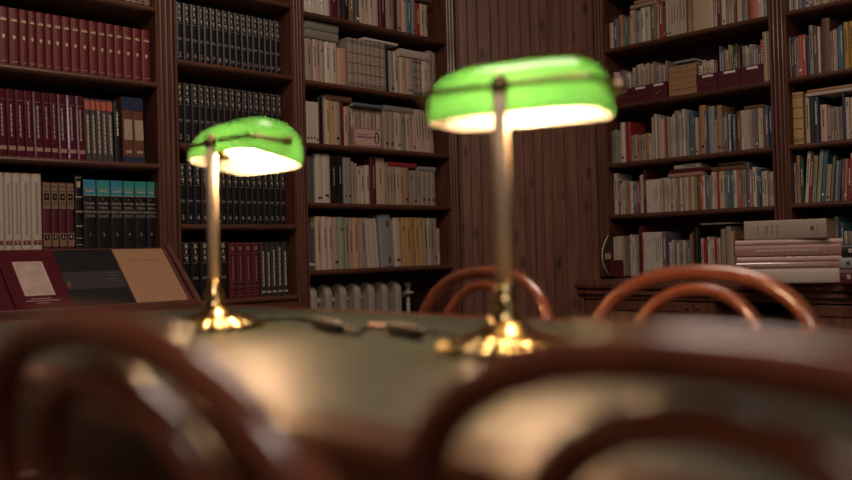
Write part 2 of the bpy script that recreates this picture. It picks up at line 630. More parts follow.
def bars(w, h, kind, rn):
    """title marks on a spine: thin raised strips"""
    m = MB()
    e = -0.0006
    if kind == 'v':
        z = h * rn.uniform(.3, .45)
        end = h * rn.uniform(.75, .92)
        bw = min(w * .28, .006)
        while z < end:
            l = rn.uniform(.006, .018)
            m.box(-bw / 2, bw / 2, e, .0012, z, min(z + l, end))
            z += l + .004
    elif kind == 'h':
        z = h * rn.uniform(.72, .84)
        for k in range(rn.choice((2, 3))):
            bw = w * rn.uniform(.4, .66)
            m.box(-bw / 2, bw / 2, e, .0012, z, z + .004)
            z += .009
    elif kind == 'n':
        z = h * rn.uniform(.08, .14)
        bw = w * .5
        m.box(-bw / 2, bw / 2, e, .0012, z, z + .012)
    elif kind == 'b':
        for f in (.06, .1, .3, .5, .7, .9, .94):
            m.box(-w * .44, w * .44, e, .0016, h * f, h * f + .003)
    elif kind == 'd':
        for k in range(8):
            a = 2 * PI * k / 8
        m.prism([(math.cos(2 * PI * k / 10) * w * .22, h * .17 + math.sin(2 * PI * k / 10) * w * .22) for k in range(10)], 'y', e, .0012)
    return m


def place(o, M, x, y, z, yaw=0.0, lean=0.0):
    o.matrix_world = M @ Matrix.Translation((x, y, z)) @ Matrix.Rotation(yaw, 4, 'Z') @ Matrix.Rotation(lean, 4, 'Y')


NBOOK = [0]


def book(M, x, z, w, h, d, code, label, group, hard=True, glossy=False, y=.035, lean=0.0, title='v', name='book', lay=False,
         cat='book', ink=None, yaw=0.0):
    c, g = case_mb(w, d, h, hard, lay)
    o = c.build(name, cover(code, glossy))
    place(o, M, x, y, z + .0006 + abs(math.sin(lean)) * w / 2, yaw, lean)
    tag(o, label, cat, group)
    g.build('page_block', PAPER, o)
    if title and not lay:
        k = bars(w, h, title, R)
        if k.v:
            k.build('spine_lettering', INKS[ink or C[code][3]], o)
    elif title:
        k = bars(w, h, title, R)
        if k.v:
            k.v = [(zz - h / 2, yy, xx + w / 2) for xx, yy, zz in k.v]
            k.build('spine_lettering', INKS[ink or C[code][3]], o)
    NBOOK[0] += 1
    return o


def adj(code, hard, glossy):
    return C[code][0] + (' glossy' if glossy else '')


def bay_of(M, x):
    bays = [(1.25, LV['p1']), (LV['b2'], LV['p2']), (LV['b3'], LV['p3'])] if M is LEFT else [(RU['b4'], RU['p4']), (RU['b5'], -1.53)]
    a, b = min(bays, key=lambda q: abs(x - (q[0] + q[1]) / 2) - (q[1] - q[0]) / 2)
    return a + .002, b - .002


def row(M, z, items, where, group, dflt_h=.22, y=.035, jitter=.05, kindword=None, depth=.17):
    """items: (px0, px1, count, colour codes, height, options)"""
    flat = []
    for it in items:
        px0, px1, n, codes, h = it[:5]
        op = it[5] if len(it) > 5 else {}
        xa = along(M, px0, z + h / 2, y)
        xb = along(M, px1, z + h / 2, y)
        lo, hi = bay_of(M, (xa + xb) / 2)
        xa, xb = min(max(xa, lo), hi - .004 * n), max(min(xb, hi), lo + .004 * n)
        ws = [R.uniform(.8, 1.2) if n > 1 and not op.get('even') else 1 for _ in range(n)]
        sm = sum(ws)
        x = xa
        for i in range(n):
            w = (xb - xa) * ws[i] / sm
            flat.append((x + w / 2, w - .0012, h, codes[i % len(codes)], op, i))
            x += w
    flat.sort(key=lambda q: q[0])
    made = []
    for i, (x, w, h, code, op, k) in enumerate(flat):
        hh = h if op.get('same') else h * (1 + R.uniform(-jitter, jitter))
        hard = op.get('hard', w > .028)
        gl = op.get('gloss', False)
        kw = op.get('word') or kindword or ('hardback' if hard else 'paperback' if w > .008 else 'thin booklet')
        lab = f"{C[code][0]}{' glossy' if gl else ''} {kw}, {ORD[i + 1]} from left on {where}"
        if len(lab.split()) > 16:
            lab = f"{C[code][0]} {kw.split()[-1]}, {ORD[i + 1]} from left on {where}"
        title = op['title'] if 'title' in op else R.choice('vvvhn' if w > .012 else ['v', None])
        dd = op.get('d', depth) * R.uniform(.93, 1.0)
        o = book(M, x, z, w, hh, dd, code, lab, op.get('group', group), hard, gl, y + op.get('dy', 0) + (0 if op.get('same') else R.uniform(0, .012)),
                 op.get('lean', 0), title, op.get('name') or ('volume' if 'volume' in kw or 'tome' in kw else 'notebook' if 'notebook' in kw else kw.split()[-1]), ink=op.get('ink'), cat='book')
        o['n'] = i
        made.append((o, w, hh, op, k))
    for o, *_ in made:
        del o['n']
    return made


def lying(M, px0, px1, z, t, code, label, group=None, y=.04, d=.17, py_h=None, hard=True, title=None, name='book', cat='book', glossy=False):
    xa, xb = along(M, px0, z, y), along(M, px1, z, y)
    lo, hi = bay_of(M, (xa + xb) / 2)
    xa, xb = max(xa, lo), min(xb, hi)
    return book(M, (xa + xb) / 2, z, t, xb - xa, d, code, label, group, hard, glossy, y, 0, title, name, True, cat)


def block(m, x0, x1, z0, z1, y=0.0):
    return m.box(x0, x1, y - .0008, y + .0012, z0, z1)


# ---- bookcase 1 (red set, burgundy glossy set, white set ...)
S1 = 'of the leftmost bookcase'
row(LEFT, Z1[1], [(88, 153, 9, 'nNn', .27, {'same': 1, 'title': 'b'})], 'the top shelf of the leftmost bookcase', 'brown volumes above the red set')

red = [-2, 8.8, 19.4, 28.2, 36.4, 45.2, 52.8, 62.2, 71, 79.8, 89.2, 98, 106.3, 114.6, 123.3, 132.9, 141.7, 151]
mk = row(LEFT, Z1[2], [(a, b, 1, 'R', .232, {'same': 1, 'hard': True, 'title': None, 'word': 'volume with gilt emblem'}) for a, b in zip(red, red[1:])],
         'the all-red shelf of the left bookcase', 'matching red clothbound volumes')
for o, w, h, op, k in mk:
    m = MB()
    block(m, -w * .3, w * .3, h * .775, h * .8)
    block(m, -w * .2, w * .25, h * .81, h * .818)
    m.prism([(-w * .16, h * .5), (0, h * .46), (w * .16, h * .5), (w * .1, h * .535), (-w * .1, h * .535)], 'y', -.0008, .001)
    block(m, -w * .3, w * .3, h * .08, h * .086)
    m.build('spine_lettering', GILT, o)

bur = [-12, -2, 7.5, 16.5, 25.4, 33.8, 43.6, 51, 58.6, 67.6, 77, 85.5]
mk = row(LEFT, Z1[3], [(a, b, 1, 'm', .266, {'same': 1, 'hard': True, 'gloss': True, 'title': None, 'lean': -.02, 'word': 'film-wrapped volume'}) for a, b in zip(bur, bur[1:])]
         + [(a, b, 1, 'G', .262, {'same': 1, 'hard': True, 'gloss': True, 'title': None, 'lean': -.02, 'word': 'orange-topped volume'}) for a, b in
            zip([85.5, 91.5, 97, 102.5, 108], [91.5, 97, 102.5, 108, 114.2])]
         + [(115, 121.5, 1, 'k', .26, {'same': 1, 'title': 'v', 'lean': -.02, 'ink': 'w'})]
         + [(123.5, 134, 1, 'n', .285, {'same': 1, 'hard': True, 'gloss': True, 'title': None, 'lean': -.02, 'word': 'blue-ended jacketed volume'}),
            (134.2, 145, 1, 'n', .285, {'same': 1, 'hard': True, 'gloss': True, 'title': None, 'lean': -.02, 'word': 'blue-ended jacketed volume'})],
         'the burgundy shelf of the left bookcase', 'volumes on the burgundy shelf')
for o, w, h, op, k in mk:
    m = MB()
    wd = op.get('word', '')
    if 'film' in wd:
        block(m, -w * .4, w * .4, h * .1, h * .16)
        block(m, -w * .36, w * .36, h * .84, h * .846)
        m.build('spine_band', cover('P'), o)
        m = MB()
        z = h * .3
        while z < h * .78:
            l = R.uniform(.008, .02)
            block(m, -w * .08, w * .08, z, z + l)
            z += l + .004
        m.build('spine_lettering', SILVER, o)
    elif 'orange' in wd:
        block(m, -w * .44, w * .44, h * .82, h * .965)
        m.build('spine_band', cover('O'), o)
        m = MB()
        z = h * .12
        while z < h * .74:
            l = R.uniform(.01, .02)
            block(m, -w * .18, w * .18, z, z + l)
            z += l + .003
        m.build('spine_lettering', SILVER, o)
    elif 'blue' in wd:
        block(m, -w * .46, w * .46, h * .8, h * .998).build('spine_band', cover('d', True), o)
        block(MB(), -w * .46, w * .46, h * .002, h * .1).build('spine_band', cover('d', True), o)
        block(MB(), -w * .4, w * .4, h * .35, h * .66).build('spine_picture', cover('b'), o)
        block(MB(), -w * .3, w * .3, h * .15, h * .19).build('spine_label', cover('b'), o)

wh = [-8, 4.6, 12.9, 21.2, 31.7, 42.2]
gd = [42.6, 51.3, 58.8, 66.7, 74.6]
bl = [83.3, 96.5, 110.6, 123.4, 134.8, 147.2, 158.0]
mk = row(LEFT, Z1[4], [(a, b, 1, 'w', .303, {'same': 1, 'hard': True, 'title': None, 'word': 'tall red-labelled volume'}) for a, b in zip(wh, wh[1:])]
         + [(a, b, 1, 'm', .272, {'same': 1, 'hard': True, 'title': None, 'word': 'brown-banded numbered volume'}) for a, b in zip(gd, gd[1:])]
         + [(75.2, 82.6, 1, 'k', .302, {'same': 1, 'hard': True, 'title': None, 'word': 'gilt-banded volume'})]
         + [(a, b, 1, 'k', .288, {'same': 1, 'hard': True, 'title': None, 'word': 'blue-topped volume'}) for a, b in zip(bl, bl[1:])],
         'the shelf above the display desk', 'volumes on the shelf above the desk')
BLUEBAND = [mat('band_blue', (44, 124, 150), .5), mat('band_green_blue', (44, 132, 126), .5)]
GOLDBAND = mat('band_gold_brown', (124, 98, 74), .5)
iw = ig = ib = 0
for o, w, h, op, k in mk:
    wd = op.get('word')
    m = MB()
    if 'tall' in wd:
        text('I ' * 0 + '|' * 0 + 'MEMORIE', .0, INK, o, (0, -.0006, h * .5)) if False else None
        z = h * .2
        while z < h * .86:
            l = R.uniform(.004, .01)
            block(m, -w * .12, w * .12, z, z + l)
            z += l + .004
        m.build('spine_lettering', cover('g'), o)
        m = MB()
        block(m, -w * .36, w * .36, h * .065, h * .12)
        m.build('spine_label', RED_INK, o)
        text(['I', 'II', 'III', 'IV', 'V', 'VI'][iw], .011, WHITE_INK, o, (0, -.0014, h * .0925), name='volume_number')
        iw += 1
    elif 'numbered' in wd:
        ig += 1
        block(MB(), -w * .44, w * .44, h * .6, h * .985).build('spine_band', GOLDBAND, o)
        block(MB(), -w * .44, w * .44, h * .04, h * .24).build('spine_band', GOLDBAND, o)
        m = MB()
        MB().box(-w * .3, w * .3, -.0016, .0, h * .73, h * .83).build('spine_label', cover('k'), o)
        MB().box(-w * .3, w * .3, -.0016, .0, h * .14, h * .22).build('spine_label', cover('k'), o)
        for f in (.66, .69, .86, .93):
            m.box(-w * .34, w * .34, -.0014, .0, h * f, h * f + .002)
        m.build('spine_stripe', cover('k'), o)
        text('0', .014, GILT, o, (0, -.002, h * .78), name='lettering')
        text(str(ig), .016, WHITE_INK, o, (0, -.002, h * .18), name='volume_number')
    elif 'gilt-banded' in wd:
        for f in (.05, .14, .3, .31, .5, .51, .7, .71, .97):
            block(m, -w * .44, w * .44, h * f, h * f + .0025)
        block(m, -w * .25, w * .25, h * .84, h * .92)
        m.build('gilt_stripe', GILT, o)
    else:
        ib += 1
        block(m, -w * .47, w * .47, h * .77, h * .998)
        m.build('spine_band', BLUEBAND[1 if ib in (2, 4, 5, 6) else 0], o)
        m = MB()
        m.box(-w * .47, w * .47, -.0014, .0, h * .765, h * .775)
        m.box(-w * .44, w * .44, -.0016, .0, h * .855, h * .862)
        m.box(-w * .34, w * .34, -.0016, .0, h * .82, h * .842)
        m.box(-w * .44, w * .44, -.0016, .0, h * .888, h * .893)
        m.build('spine_stripe', SILVER, o)
        for j, s in enumerate(('RAAB-', 'NIKA', 'URANA', 'ETATI')):
            text(s, .0165 if w > .045 else .014, SILVER, o, (0, -.0008, h * (.655 - j * .062)), name='lettering')
        text('IL', .010, SILVER, o, (0, -.0008, h * .72), name='lettering')
        text(str(ib), .02, SILVER, o, (0, -.0008, h * .2), name='volume_number')

# ---- bookcase 2: black numbered volumes
S2T = 'of the black-volume bookcase'


def ornate(o, w, h, num):
    m = MB()
    for f in (.97, .89, .77, .635, .36):
        block(m, -w * .32, w * .32, h * f, h * f + .0014)
    m.prism([(math.cos(2 * PI * k / 10) * w * .17, h * .925 + math.sin(2 * PI * k / 10) * w * .2) for k in range(10)], 'y', -.0008, .0015)
    m.prism([(-w * .12, h * .80), (w * .09, h * .80), (w * .13, h * .825), (w * .02, h * .845), (w * .1, h * .865), (-w * .07, h * .865)], 'y', -.0008, .0015)
    m.prism([(-w * .2, h * .74), (w * .2, h * .75), (w * .15, h * .67), (w * .03, h * .665), (w * .06, h * .715), (-w * .15, h * .71)], 'y', -.0008, .0015)
    block(m, -w * .28, w * .28, h * .385, h * .395)
    m.build('gilt_pattern', SILVER, o)
    if num:
        text(num, .030 if len(num) == 1 else .021, SILVER, o, (0, -.0008, h * .105), name='volume_number')


eb = [175.3, 182.5, 190.1, 197.5, 203.3, 209.4, 215.8, 221.9, 228, 234, 240.5, 246.3, 251.6, 257.7, 263.4, 269.2, 274.5, 279.9]
numE = ['2', '3', '4', '5', '6', '7', '8', '9', '10', '11', '12', '13', '14', '15', '16', '17', '18']
numF = ['2'] * 10 + ['3'] * 7
numG = ['3', '4', '4', '4', '4', '4', '4', '4', '4', '4', '4', '5', '5', '5', '5', '5', '5']
vol = {'same': 1, 'hard': True, 'title': None, 'word': 'numbered encyclopedia volume', 'name': 'encyclopedia_volume'}
for zz, hh, nums, where, sc, x0 in ((Z2[2], .267, numE, 'the upper row of black encyclopedias', 1.0, 0), (Z2[3], .277, numF, 'the black row behind the green shade', 1.012, .5),
                                    (Z2[4], .277, numG, 'the black row below the green shade', 1.02, 3)):
    edges = [176 + (e - 175.3) * sc + x0 for e in eb]
    mk = row(LEFT, zz, [(a, b, 1, 'k', hh, vol) for a, b in zip(edges, edges[1:])], where, 'black numbered encyclopedia volumes', y=.03)
    for (o, w, h, op, k), n in zip(mk, nums):
        ornate(o, w, h, n)
fill = [(182, 191.2), (191.2, 200.4), (200.6, 209.5), (209.6, 218.4), (218.8, 228.2)]
mk = row(LEFT, Z2[5], [(a, b, 1, 'k', .268, vol) for a, b in fill]
         + [(a, b, 1, 'm', .262, {'same': 1, 'hard': True, 'title': None, 'word': 'gilt-patterned volume'}) for a, b in ((229.2, 237), (237, 244.6), (244.6, 252.4), (252.4, 260.2))]
         + [(a, b, 1, 'K', .262, {'same': 1, 'hard': True, 'title': None, 'word': 'silver-lettered volume'}) for a, b in ((260.6, 266.2), (266.2, 271.4), (271.4, 277), (277, 282.6), (282.6, 288.4))],
         'the bottom shelf beside the desk', 'dark volumes on the bottom shelf', y=.03)
for o, w, h, op, k in mk:
    if 'number' in op['word']:
        ornate(o, w, h, None)
        continue
    m = MB()
    if 'gilt' in op['word']:
        for f in (.04, .1, .2, .28, .8, .97):
            block(m, -w * .36, w * .36, h * f, h * f + .002)
        for q in range(9):
            zc = h * (.33 + q * .05)
            m.prism([(-w * .14, zc), (0, zc - .006), (w * .14, zc), (0, zc + .006)], 'y', -.0008, .0012)
        m.prism([(math.cos(2 * PI * k / 10) * w * .22, h * .89 + math.sin(2 * PI * k / 10) * w * .25) for k in range(10)], 'y', -.0008, .0015)
        m.build('gilt_pattern', mat('dull_gilt', (130, 104, 82), .5), o)
    else:
        z = h * .18
        while z < h * .82:
            l = R.uniform(.012, .026)
            block(m, -w * .16, w * .16, z, z + l)
            z += l + .003
        block(m, -w * .36, w * .36, h * .06, h * .1)
        block(m, -w * .36, w * .36, h * .9, h * .903)
        m.build('spine_lettering', SILVER, o)

# ---- bookcase 3: pale paperbacks
S3 = 'of the paperback bookcase'
row(LEFT, Z3[1], [
    (305, 330, 6, 'W', .23, {'gloss': True, 'hard': False, 'title': 'v', 'ink': 'w'}), (330, 338.4, 1, 'm', .26), (338.6, 343.2, 1, 'N', .24), (343.2, 349.4, 1, 'k', .25),
    (349.6, 355.6, 1, 'o', .25), (355.6, 360, 1, 'G', .24), (360, 369, 2, 'cw', .24), (369, 379.6, 2, 'wp', .24), (380.4, 386.6, 1, 'm', .26), (386.8, 394, 1, 'e', .25),
    (394.2, 397.8, 1, 'm', .25), (398, 407.4, 2, 'bp', .235), (407.6, 412.4, 1, 'T', .22), (412.6, 416.4, 1, 'g', .2), (416.6, 420.6, 1, 'r', .19), (420.8, 427.6, 2, 'cc', .195, {'same': 1})],
    'the highest shelf ' + S3, 'books on the highest paperback shelf')
lying(LEFT, 414.5, 431, Z3[1] + .212, .03, 'G', 'dark grey book lying flat on the books at the shelf end by the panelling', d=.15)

row(LEFT, Z3[2], [
    (305.5, 313, 1, 'e', .222, {'same': 1, 'd': .2}), (313.2, 320, 2, 'pb', .222, {'same': 1}), (320.2, 325, 1, 'b', .222, {'same': 1}), (325.2, 337.6, 2, 'Ww', .222, {'same': 1}),
    (338.2, 347, 1, 'a', .2, {'title': None, 'word': 'blank folder', 'same': 1}), (348.6, 386.4, 8, 'e', .266, {'same': 1, 'hard': True, 'title': 'b', 'ink': 'i', 'word': 'clothbound volume'}),
    (387, 389.8, 1, 'k', .25, {'title': None}), (390.2, 399, 2, 'lw', .235, {'lean': -.03, 'same': 1}), (400.4, 407, 1, 'c', .213, {'same': 1}), (407.2, 413, 2, 'pb', .213, {'same': 1}), (413.2, 422.4, 2, 'ge', .213, {'same': 1, 'title': 'b'}),
    (422.6, 429, 1, 'W', .213, {'same': 1}), (429.6, 438, 2, 'be', .275)],
    'the second shelf ' + S3, 'books on the second paperback shelf')
for k in range(2):
    lying(LEFT, 305.5, 338.5, Z3[2] + .2235 + k * .0465, .045, 'Q',
          ('lower' if k == 0 else 'upper') + ' of two grey-green flat boxes stacked on the pale books', 'flat boxes on the books', y=.025, d=.2, name='flat_box', cat='box')
lying(LEFT, 364, 398, Z3[2] + .2675, .014, 'W', 'thin white pamphlet lying across the grey clothbound volumes', d=.18, y=.03, hard=False)
lying(LEFT, 400.6, 429, Z3[2] + .215, .045, 'w', 'thick white book lying across the standing books behind the lamp arm', d=.2, y=.025)

row(LEFT, Z3[3], [
    (306.5, 319, 4, 'w', .215, {'same': 1, 'title': 'n', 'hard': False}), (319.4, 324.6, 1, 'k', .26, {'title': None}), (325.2, 331, 1, 'c', .235, {'same': 1}), (331.2, 334.4, 1, 'y', .232, {'same': 1}),
    (334.6, 341, 1, 'b', .232, {'title': 'd', 'same': 1}), (341.2, 343.8, 1, 'R', .23, {'title': None, 'same': 1}), (344, 384, 11, 'bpecbepcb', .218, {'hard': False, 'same': 1, 'dy': .03, 'd': .16}),
    (384.2, 394.6, 2, 'ee', .213, {'title': 'd', 'same': 1}), (394.8, 401, 2, 'wc', .213, {'same': 1}), (401.2, 406, 1, 'g', .213, {'same': 1}), (406.2, 416, 3, 'pbp', .213, {'same': 1}),
    (416.6, 434, 6, 'wpcwpb', .245, {'hard': False, 'lean': -.05, 'same': 1})],
    'the third shelf ' + S3, 'books on the third paperback shelf')
lying(LEFT, 326, 352, Z3[3] + .2365, .03, 'n', 'brown book lying on the cream and yellow paperbacks', d=.17)
lying(LEFT, 353.5, 383.5, Z3[3] + .2205, .02, 's', 'grey flat book lying above the box with the bird emblem', d=.17, y=.03)
lying(LEFT, 384.5, 414.5, Z3[3] + .2155, .034, 'g', 'grey-brown book lying on the paperbacks right of the bird emblem box', d=.17)

row(LEFT, Z3[4], [
    (308.5, 315.6, 1, 'G', .235, {'title': None}), (316, 323.2, 1, 'w', .252, {'same': 1, 'hard': True, 'title': 'n'}), (323.2, 330.8, 1, 'w', .252, {'same': 1, 'hard': True, 'title': 'n'}),
    (331, 337, 1, 'k', .25, {'same': 1, 'gloss': True, 'title': 'v'}), (337.2, 343.4, 1, 'k', .25, {'same': 1, 'gloss': True, 'title': 'v'}), (343.8, 352, 2, 'lg', .245, {'title': 'd', 'same': 1}),
    (352.2, 357.4, 3, 'beb', .215), (357.6, 366, 2, 'cw', .2), (366.2, 370.6, 1, 'w', .21), (371, 377, 1, 'm', .262), (377.6, 386.4, 1, 'c', .253, {'title': 'v', 'hard': False}),
    (386.6, 396, 3, 'ebe', .21, {'same': 1}), (396.2, 404, 2, 'pb', .21, {'same': 1}), (404.2, 409.6, 1, 't', .21, {'same': 1}), (409.8, 421, 3, 'eee', .197, {'same': 1}), (421.2, 436, 3, 'e', .197, {'same': 1, 'title': 'd'})],
    'the fourth shelf ' + S3, 'books on the fourth paperback shelf')
lying(LEFT, 388, 417, Z3[4] + .2115, .028, 'r', 'red book lying flat on the pale paperbacks', d=.16)
lying(LEFT, 418, 436, Z3[4] + .1985, .026, 'l', 'pale grey book lying flat at the end beside the red one', d=.16)

row(LEFT, Z3[5], [
    (308.5, 316, 2, 'GG', .225), (316.2, 328, 2, 'cw', .272, {'same': 1}), (328.2, 333.4, 1, 'p', .27, {'same': 1}), (333.6, 339, 1, 'b', .27, {'same': 1}), (339.2, 345, 1, 'F', .27, {'same': 1}), (345.2, 353, 2, 'eb', .268, {'same': 1}),
    (353.2, 360, 1, 'a', .268, {'same': 1}), (360.2, 367.4, 1, 'e', .268, {'same': 1}), (367.6, 379, 5, 'wcwcw', .265, {'hard': False, 'lean': -.07, 'same': 1, 'title': None}),
    (381.6, 394, 1, 'l', .285, {'title': None, 'lean': -.07, 'word': 'binder with red tabs', 'name': 'binder', 'same': 1}), (395.4, 402, 1, 'w', .27, {'same': 1, 'lean': -.04}),
    (402.6, 424, 5, 'yyt', .272, {'same': 1, 'lean': -.03, 'hard': False}), (424.4, 437.5, 4, 'ewe', .27, {'same': 1, 'lean': -.02}), (438.4, 442, 1, 'w', .215)],
    'the shelf above the radiator', 'books on the shelf above the radiator')
for o in [q for q in COL.objects if q.name.startswith('binder')]:
    block(MB(), .004, .024, .02, .05).build('tab', cover('n'), o)
    block(MB(), .004, .024, .215, .25).build('tab', cover('n'), o)

# box with the bird emblem, in front of the paperbacks
xa, xb = along(LEFT, 354, Z3[3] + .06, .0), along(LEFT, 381.5, Z3[3] + .06, .0)
bx = MB().box(xa - (xa + xb) / 2, xb - (xa + xb) / 2, 0, .028, 0, .105).build('card_box', cover('P'), bevel=.002)
place(bx, LEFT, (xa + xb) / 2, .003, Z3[3] + .0004)
tag(bx, 'small pinkish box with an oval bird emblem standing before the paperbacks', 'box')
hw = (xb - xa) / 2
MB().box(-hw + .01, hw - .008, -.001, .001, .012, .093).build('label_panel', cover('p'), bx)
MB().prism([(hw - .033 + math.cos(2 * PI * k / 20) * .019, .054 + math.sin(2 * PI * k / 20) * .033) for k in range(20)], 'y', -.002, 0).build('emblem', cover('G'), bx)
e = MB()
e.prism([(hw - .033 + math.cos(2 * PI * k / 14) * .0085, .045 + math.sin(2 * PI * k / 14) * .019) for k in range(14)], 'y', -.003, -.001)
e.prism([(hw - .034 + math.cos(2 * PI * k / 12) * .007, .07 + math.sin(2 * PI * k / 12) * .0075) for k in range(12)], 'y', -.003, -.001)
e.build('bird', cover('c'), bx)
e = MB()
e.box(-hw + .02, hw - .062, -.002, 0, .05, .058)
e.box(-hw + .02, hw - .09, -.002, 0, .066, .07)
e.build('lettering', cover('v'), bx)

# ---- bookcase 4 (right of the corner)
S4 = 'right of the boarded corner'
row(RIGHT, Z4[1], [
    (606, 612.4, 1, 'p', .165, {'title': None}), (612.6, 617.4, 1, 's', .175), (617.8, 622.6, 1, 't', .2, {'hard': True}), (622.8, 629.4, 3, 'qTq', .165), (630, 635, 2, 'pc', .205, {'same': 1}), (635.2, 640, 1, 'l', .19), (640.2, 650, 2, 'Ww', .205, {'same': 1}),
    (650.2, 656.2, 1, 'o', .213, {'same': 1}), (656.4, 658.6, 1, 'c', .2), (658.8, 662.6, 1, 'r', .22), (662.8, 665, 1, 'n', .19), (665.4, 678.4, 5, 'wcwww', .225), (679, 685.8, 2, 'wc', .225), (686, 692, 3, 'nbt', .22),
    (692.4, 712.4, 1, 'c', .24, {'hard': True, 'title': 'h', 'same': 1}), (712.6, 716, 1, 'c', .235), (716.4, 720.4, 1, 'm', .23), (720.6, 724.8, 1, 'W', .24, {'title': 'n', 'ink': 'r'}), (725, 733, 4, 'ecbc', .23),
    (733.2, 735.8, 1, 'n', .23), (736, 741, 2, 'cw', .24), (741.2, 747, 1, 'q', .245, {'hard': True}), (747.2, 754.8, 1, 'O', .25, {'hard': True, 'title': None}), (755, 763, 1, 'p', .24, {'title': 'h'}), (763.2, 766, 1, 'F', .24), (766.2, 769, 1, 'G', .24)],
    'the top shelf ' + S4, 'books on the top shelf right of the corner')
lying(RIGHT, 630, 656.5, Z4[1] + .2145, .022, 'b', 'beige book lying flat on the upper books near the boarded corner', d=.16)
lying(RIGHT, 634, 656, Z4[1] + .238, .02, 't', 'tan book lying on top of the beige one near the boarded corner', d=.15)


def tray(px0, px1, z, h_front, label, group, M=RIGHT, y=.012, d=.2, h_back=.2, ring=True):
    """open-fronted maroon magazine file: low front, sides rising to the back"""
    xa, xb = along(M, px0, z + h_front / 2, y), along(M, px1, z + h_front / 2, y)
    w = xb - xa - .002
    t = thing('magazine_file', label, 'file box', M @ Matrix.Translation(((xa + xb) / 2, y, z + .0004)), group)
    mm = cover('m')
    MB().box(-w / 2, w / 2, 0, .003, 0, h_front).build('front_panel', mm, t)
    for s in (-1, 1):
        a, b = (-w / 2, -w / 2 + .002) if s < 0 else (w / 2 - .002, w / 2)
        MB().prism([(.003, .003), (.003, h_front), (.03, h_front), (.14, h_front + .02), (d, h_front + .03), (d, .003)], 'x', a, b).build('side_panel', mm, t)
    MB().box(-w / 2, w / 2, .003, d, 0, .003).build('bottom_panel', mm, t)
    MB().box(-w / 2 + .002, w / 2 - .002, d - .003, d, .003, h_front + .03).build('back_panel', mm, t)
    MB().box(-w * .22, w * .3, -.0012, 0, h_front * .8, h_front * .93).build('label_holder', WHITE_INK, t)
    MB().tube([(math.cos(2 * PI * k / 16) * .012, -.0022, h_front * .42 + math.sin(2 * PI * k / 16) * .012) for k in range(16)], .0018, 6, closed=True).build('ring_pull', BRASS_DULL, t)
    return t, (xa + xb) / 2, w


FZ = Z4[2]
trays = [(612, 630.2, .085, 'maroon magazine file half hidden behind the near lamp shade'), (630.4, 649, .09, 'maroon magazine file second from the corner, full of pale booklets'),
         (649.2, 667, .092, 'maroon magazine file just left of the cardboard stack'), (696.8, 717.4, .094, 'maroon magazine file just right of the cardboard stack'),
         (717.8, 740.2, .096, 'maroon magazine file holding yellow and dark green booklets'), (740.6, 762.6, .098, 'maroon magazine file next to the spiral notebooks')]
fills = [('pWvgW', .195), ('wcgwccwc', .21), ('wegewgwe', .205), ('WccWn', .165), ('BsgcYeffm', .225), ('gwcelPsGO', .215)]
names = ['the file behind the lamp shade', 'the second file from the corner', 'the file left of the cardboard stack', 'the file right of the cardboard stack',
         'the file with yellow booklets', 'the file beside the spiral notebooks']
for (p0, p1, hf, lab), (codes, hh), nm in zip(trays, fills, names):
    t, xc, w = tray(p0, p1, FZ, hf, lab, 'maroon magazine files')
    n = len(codes)
    ww = (w - .008) / n
    for i, c in enumerate(codes):
        book(RIGHT, xc - w / 2 + .004 + ww * (i + .5), FZ + .004, ww - .001, hh * R.uniform(.88, 1.05), .16, c,
             f'{C[c][0]} thin booklet, {ORD[i + 1]} from left in {nm}', 'booklets in the maroon files', False, False, .022 + R.uniform(0, .01), 0, 'v' if ww > .008 else None, 'booklet', cat='booklet')
# cardboard stack
xa, xb = along(RIGHT, 667.6, FZ + .08, .0), along(RIGHT, 695.6, FZ + .08, .0)
for k in range(5):
    w = xb - xa - R.uniform(0, .008)
    o = MB().box(-w / 2, w / 2, 0, .22, 0, .0325).build('cardboard_box', cover('t'), bevel=.002)
    place(o, RIGHT, (xa + xb) / 2 + R.uniform(-.002, .002), .004 + R.uniform(0, .006), FZ + .0004 + k * .0333)
    tag(o, f"flat brown cardboard box, {('lowest', 'second lowest', 'middle', 'second highest', 'highest')[k]} in the stack between the maroon files", 'box', 'flat cardboard boxes')
    MB().box(-w / 2 + .003, w / 2 - .003, -.0006, .0, .021, .0222).build('lid_edge', cover('n'), o)
lying(RIGHT, 676, 695, FZ + .168, .02, 'k', 'black book lying on the cardboard stack', d=.15, y=.05)
lying(RIGHT, 674, 695, FZ + .1888, .012, 'l', 'pale grey book lying on the black one above the cardboard stack', d=.15, y=.05, hard=False)
mk = row(RIGHT, FZ, [(763, 766.8, 1, 'c', .262, {'title': None, 'word': 'tall spiral notebook', 'same': 1}), (766.9, 771.6, 1, 'b', .262, {'title': None, 'word': 'tall spiral notebook', 'same': 1})],
         'the shelf of maroon files', 'spiral notebooks', y=.02)
for o, w, h, *_ in mk:
    for z in range(16):
        zc = h * (z + .5) / 16
        MB().tube([(math.cos(2 * PI * k / 8) * .004, -.003 + math.sin(2 * PI * k / 8) * .004, zc) for k in range(8)], .0009, 5, closed=True).build('spiral_ring', BLACK, o)

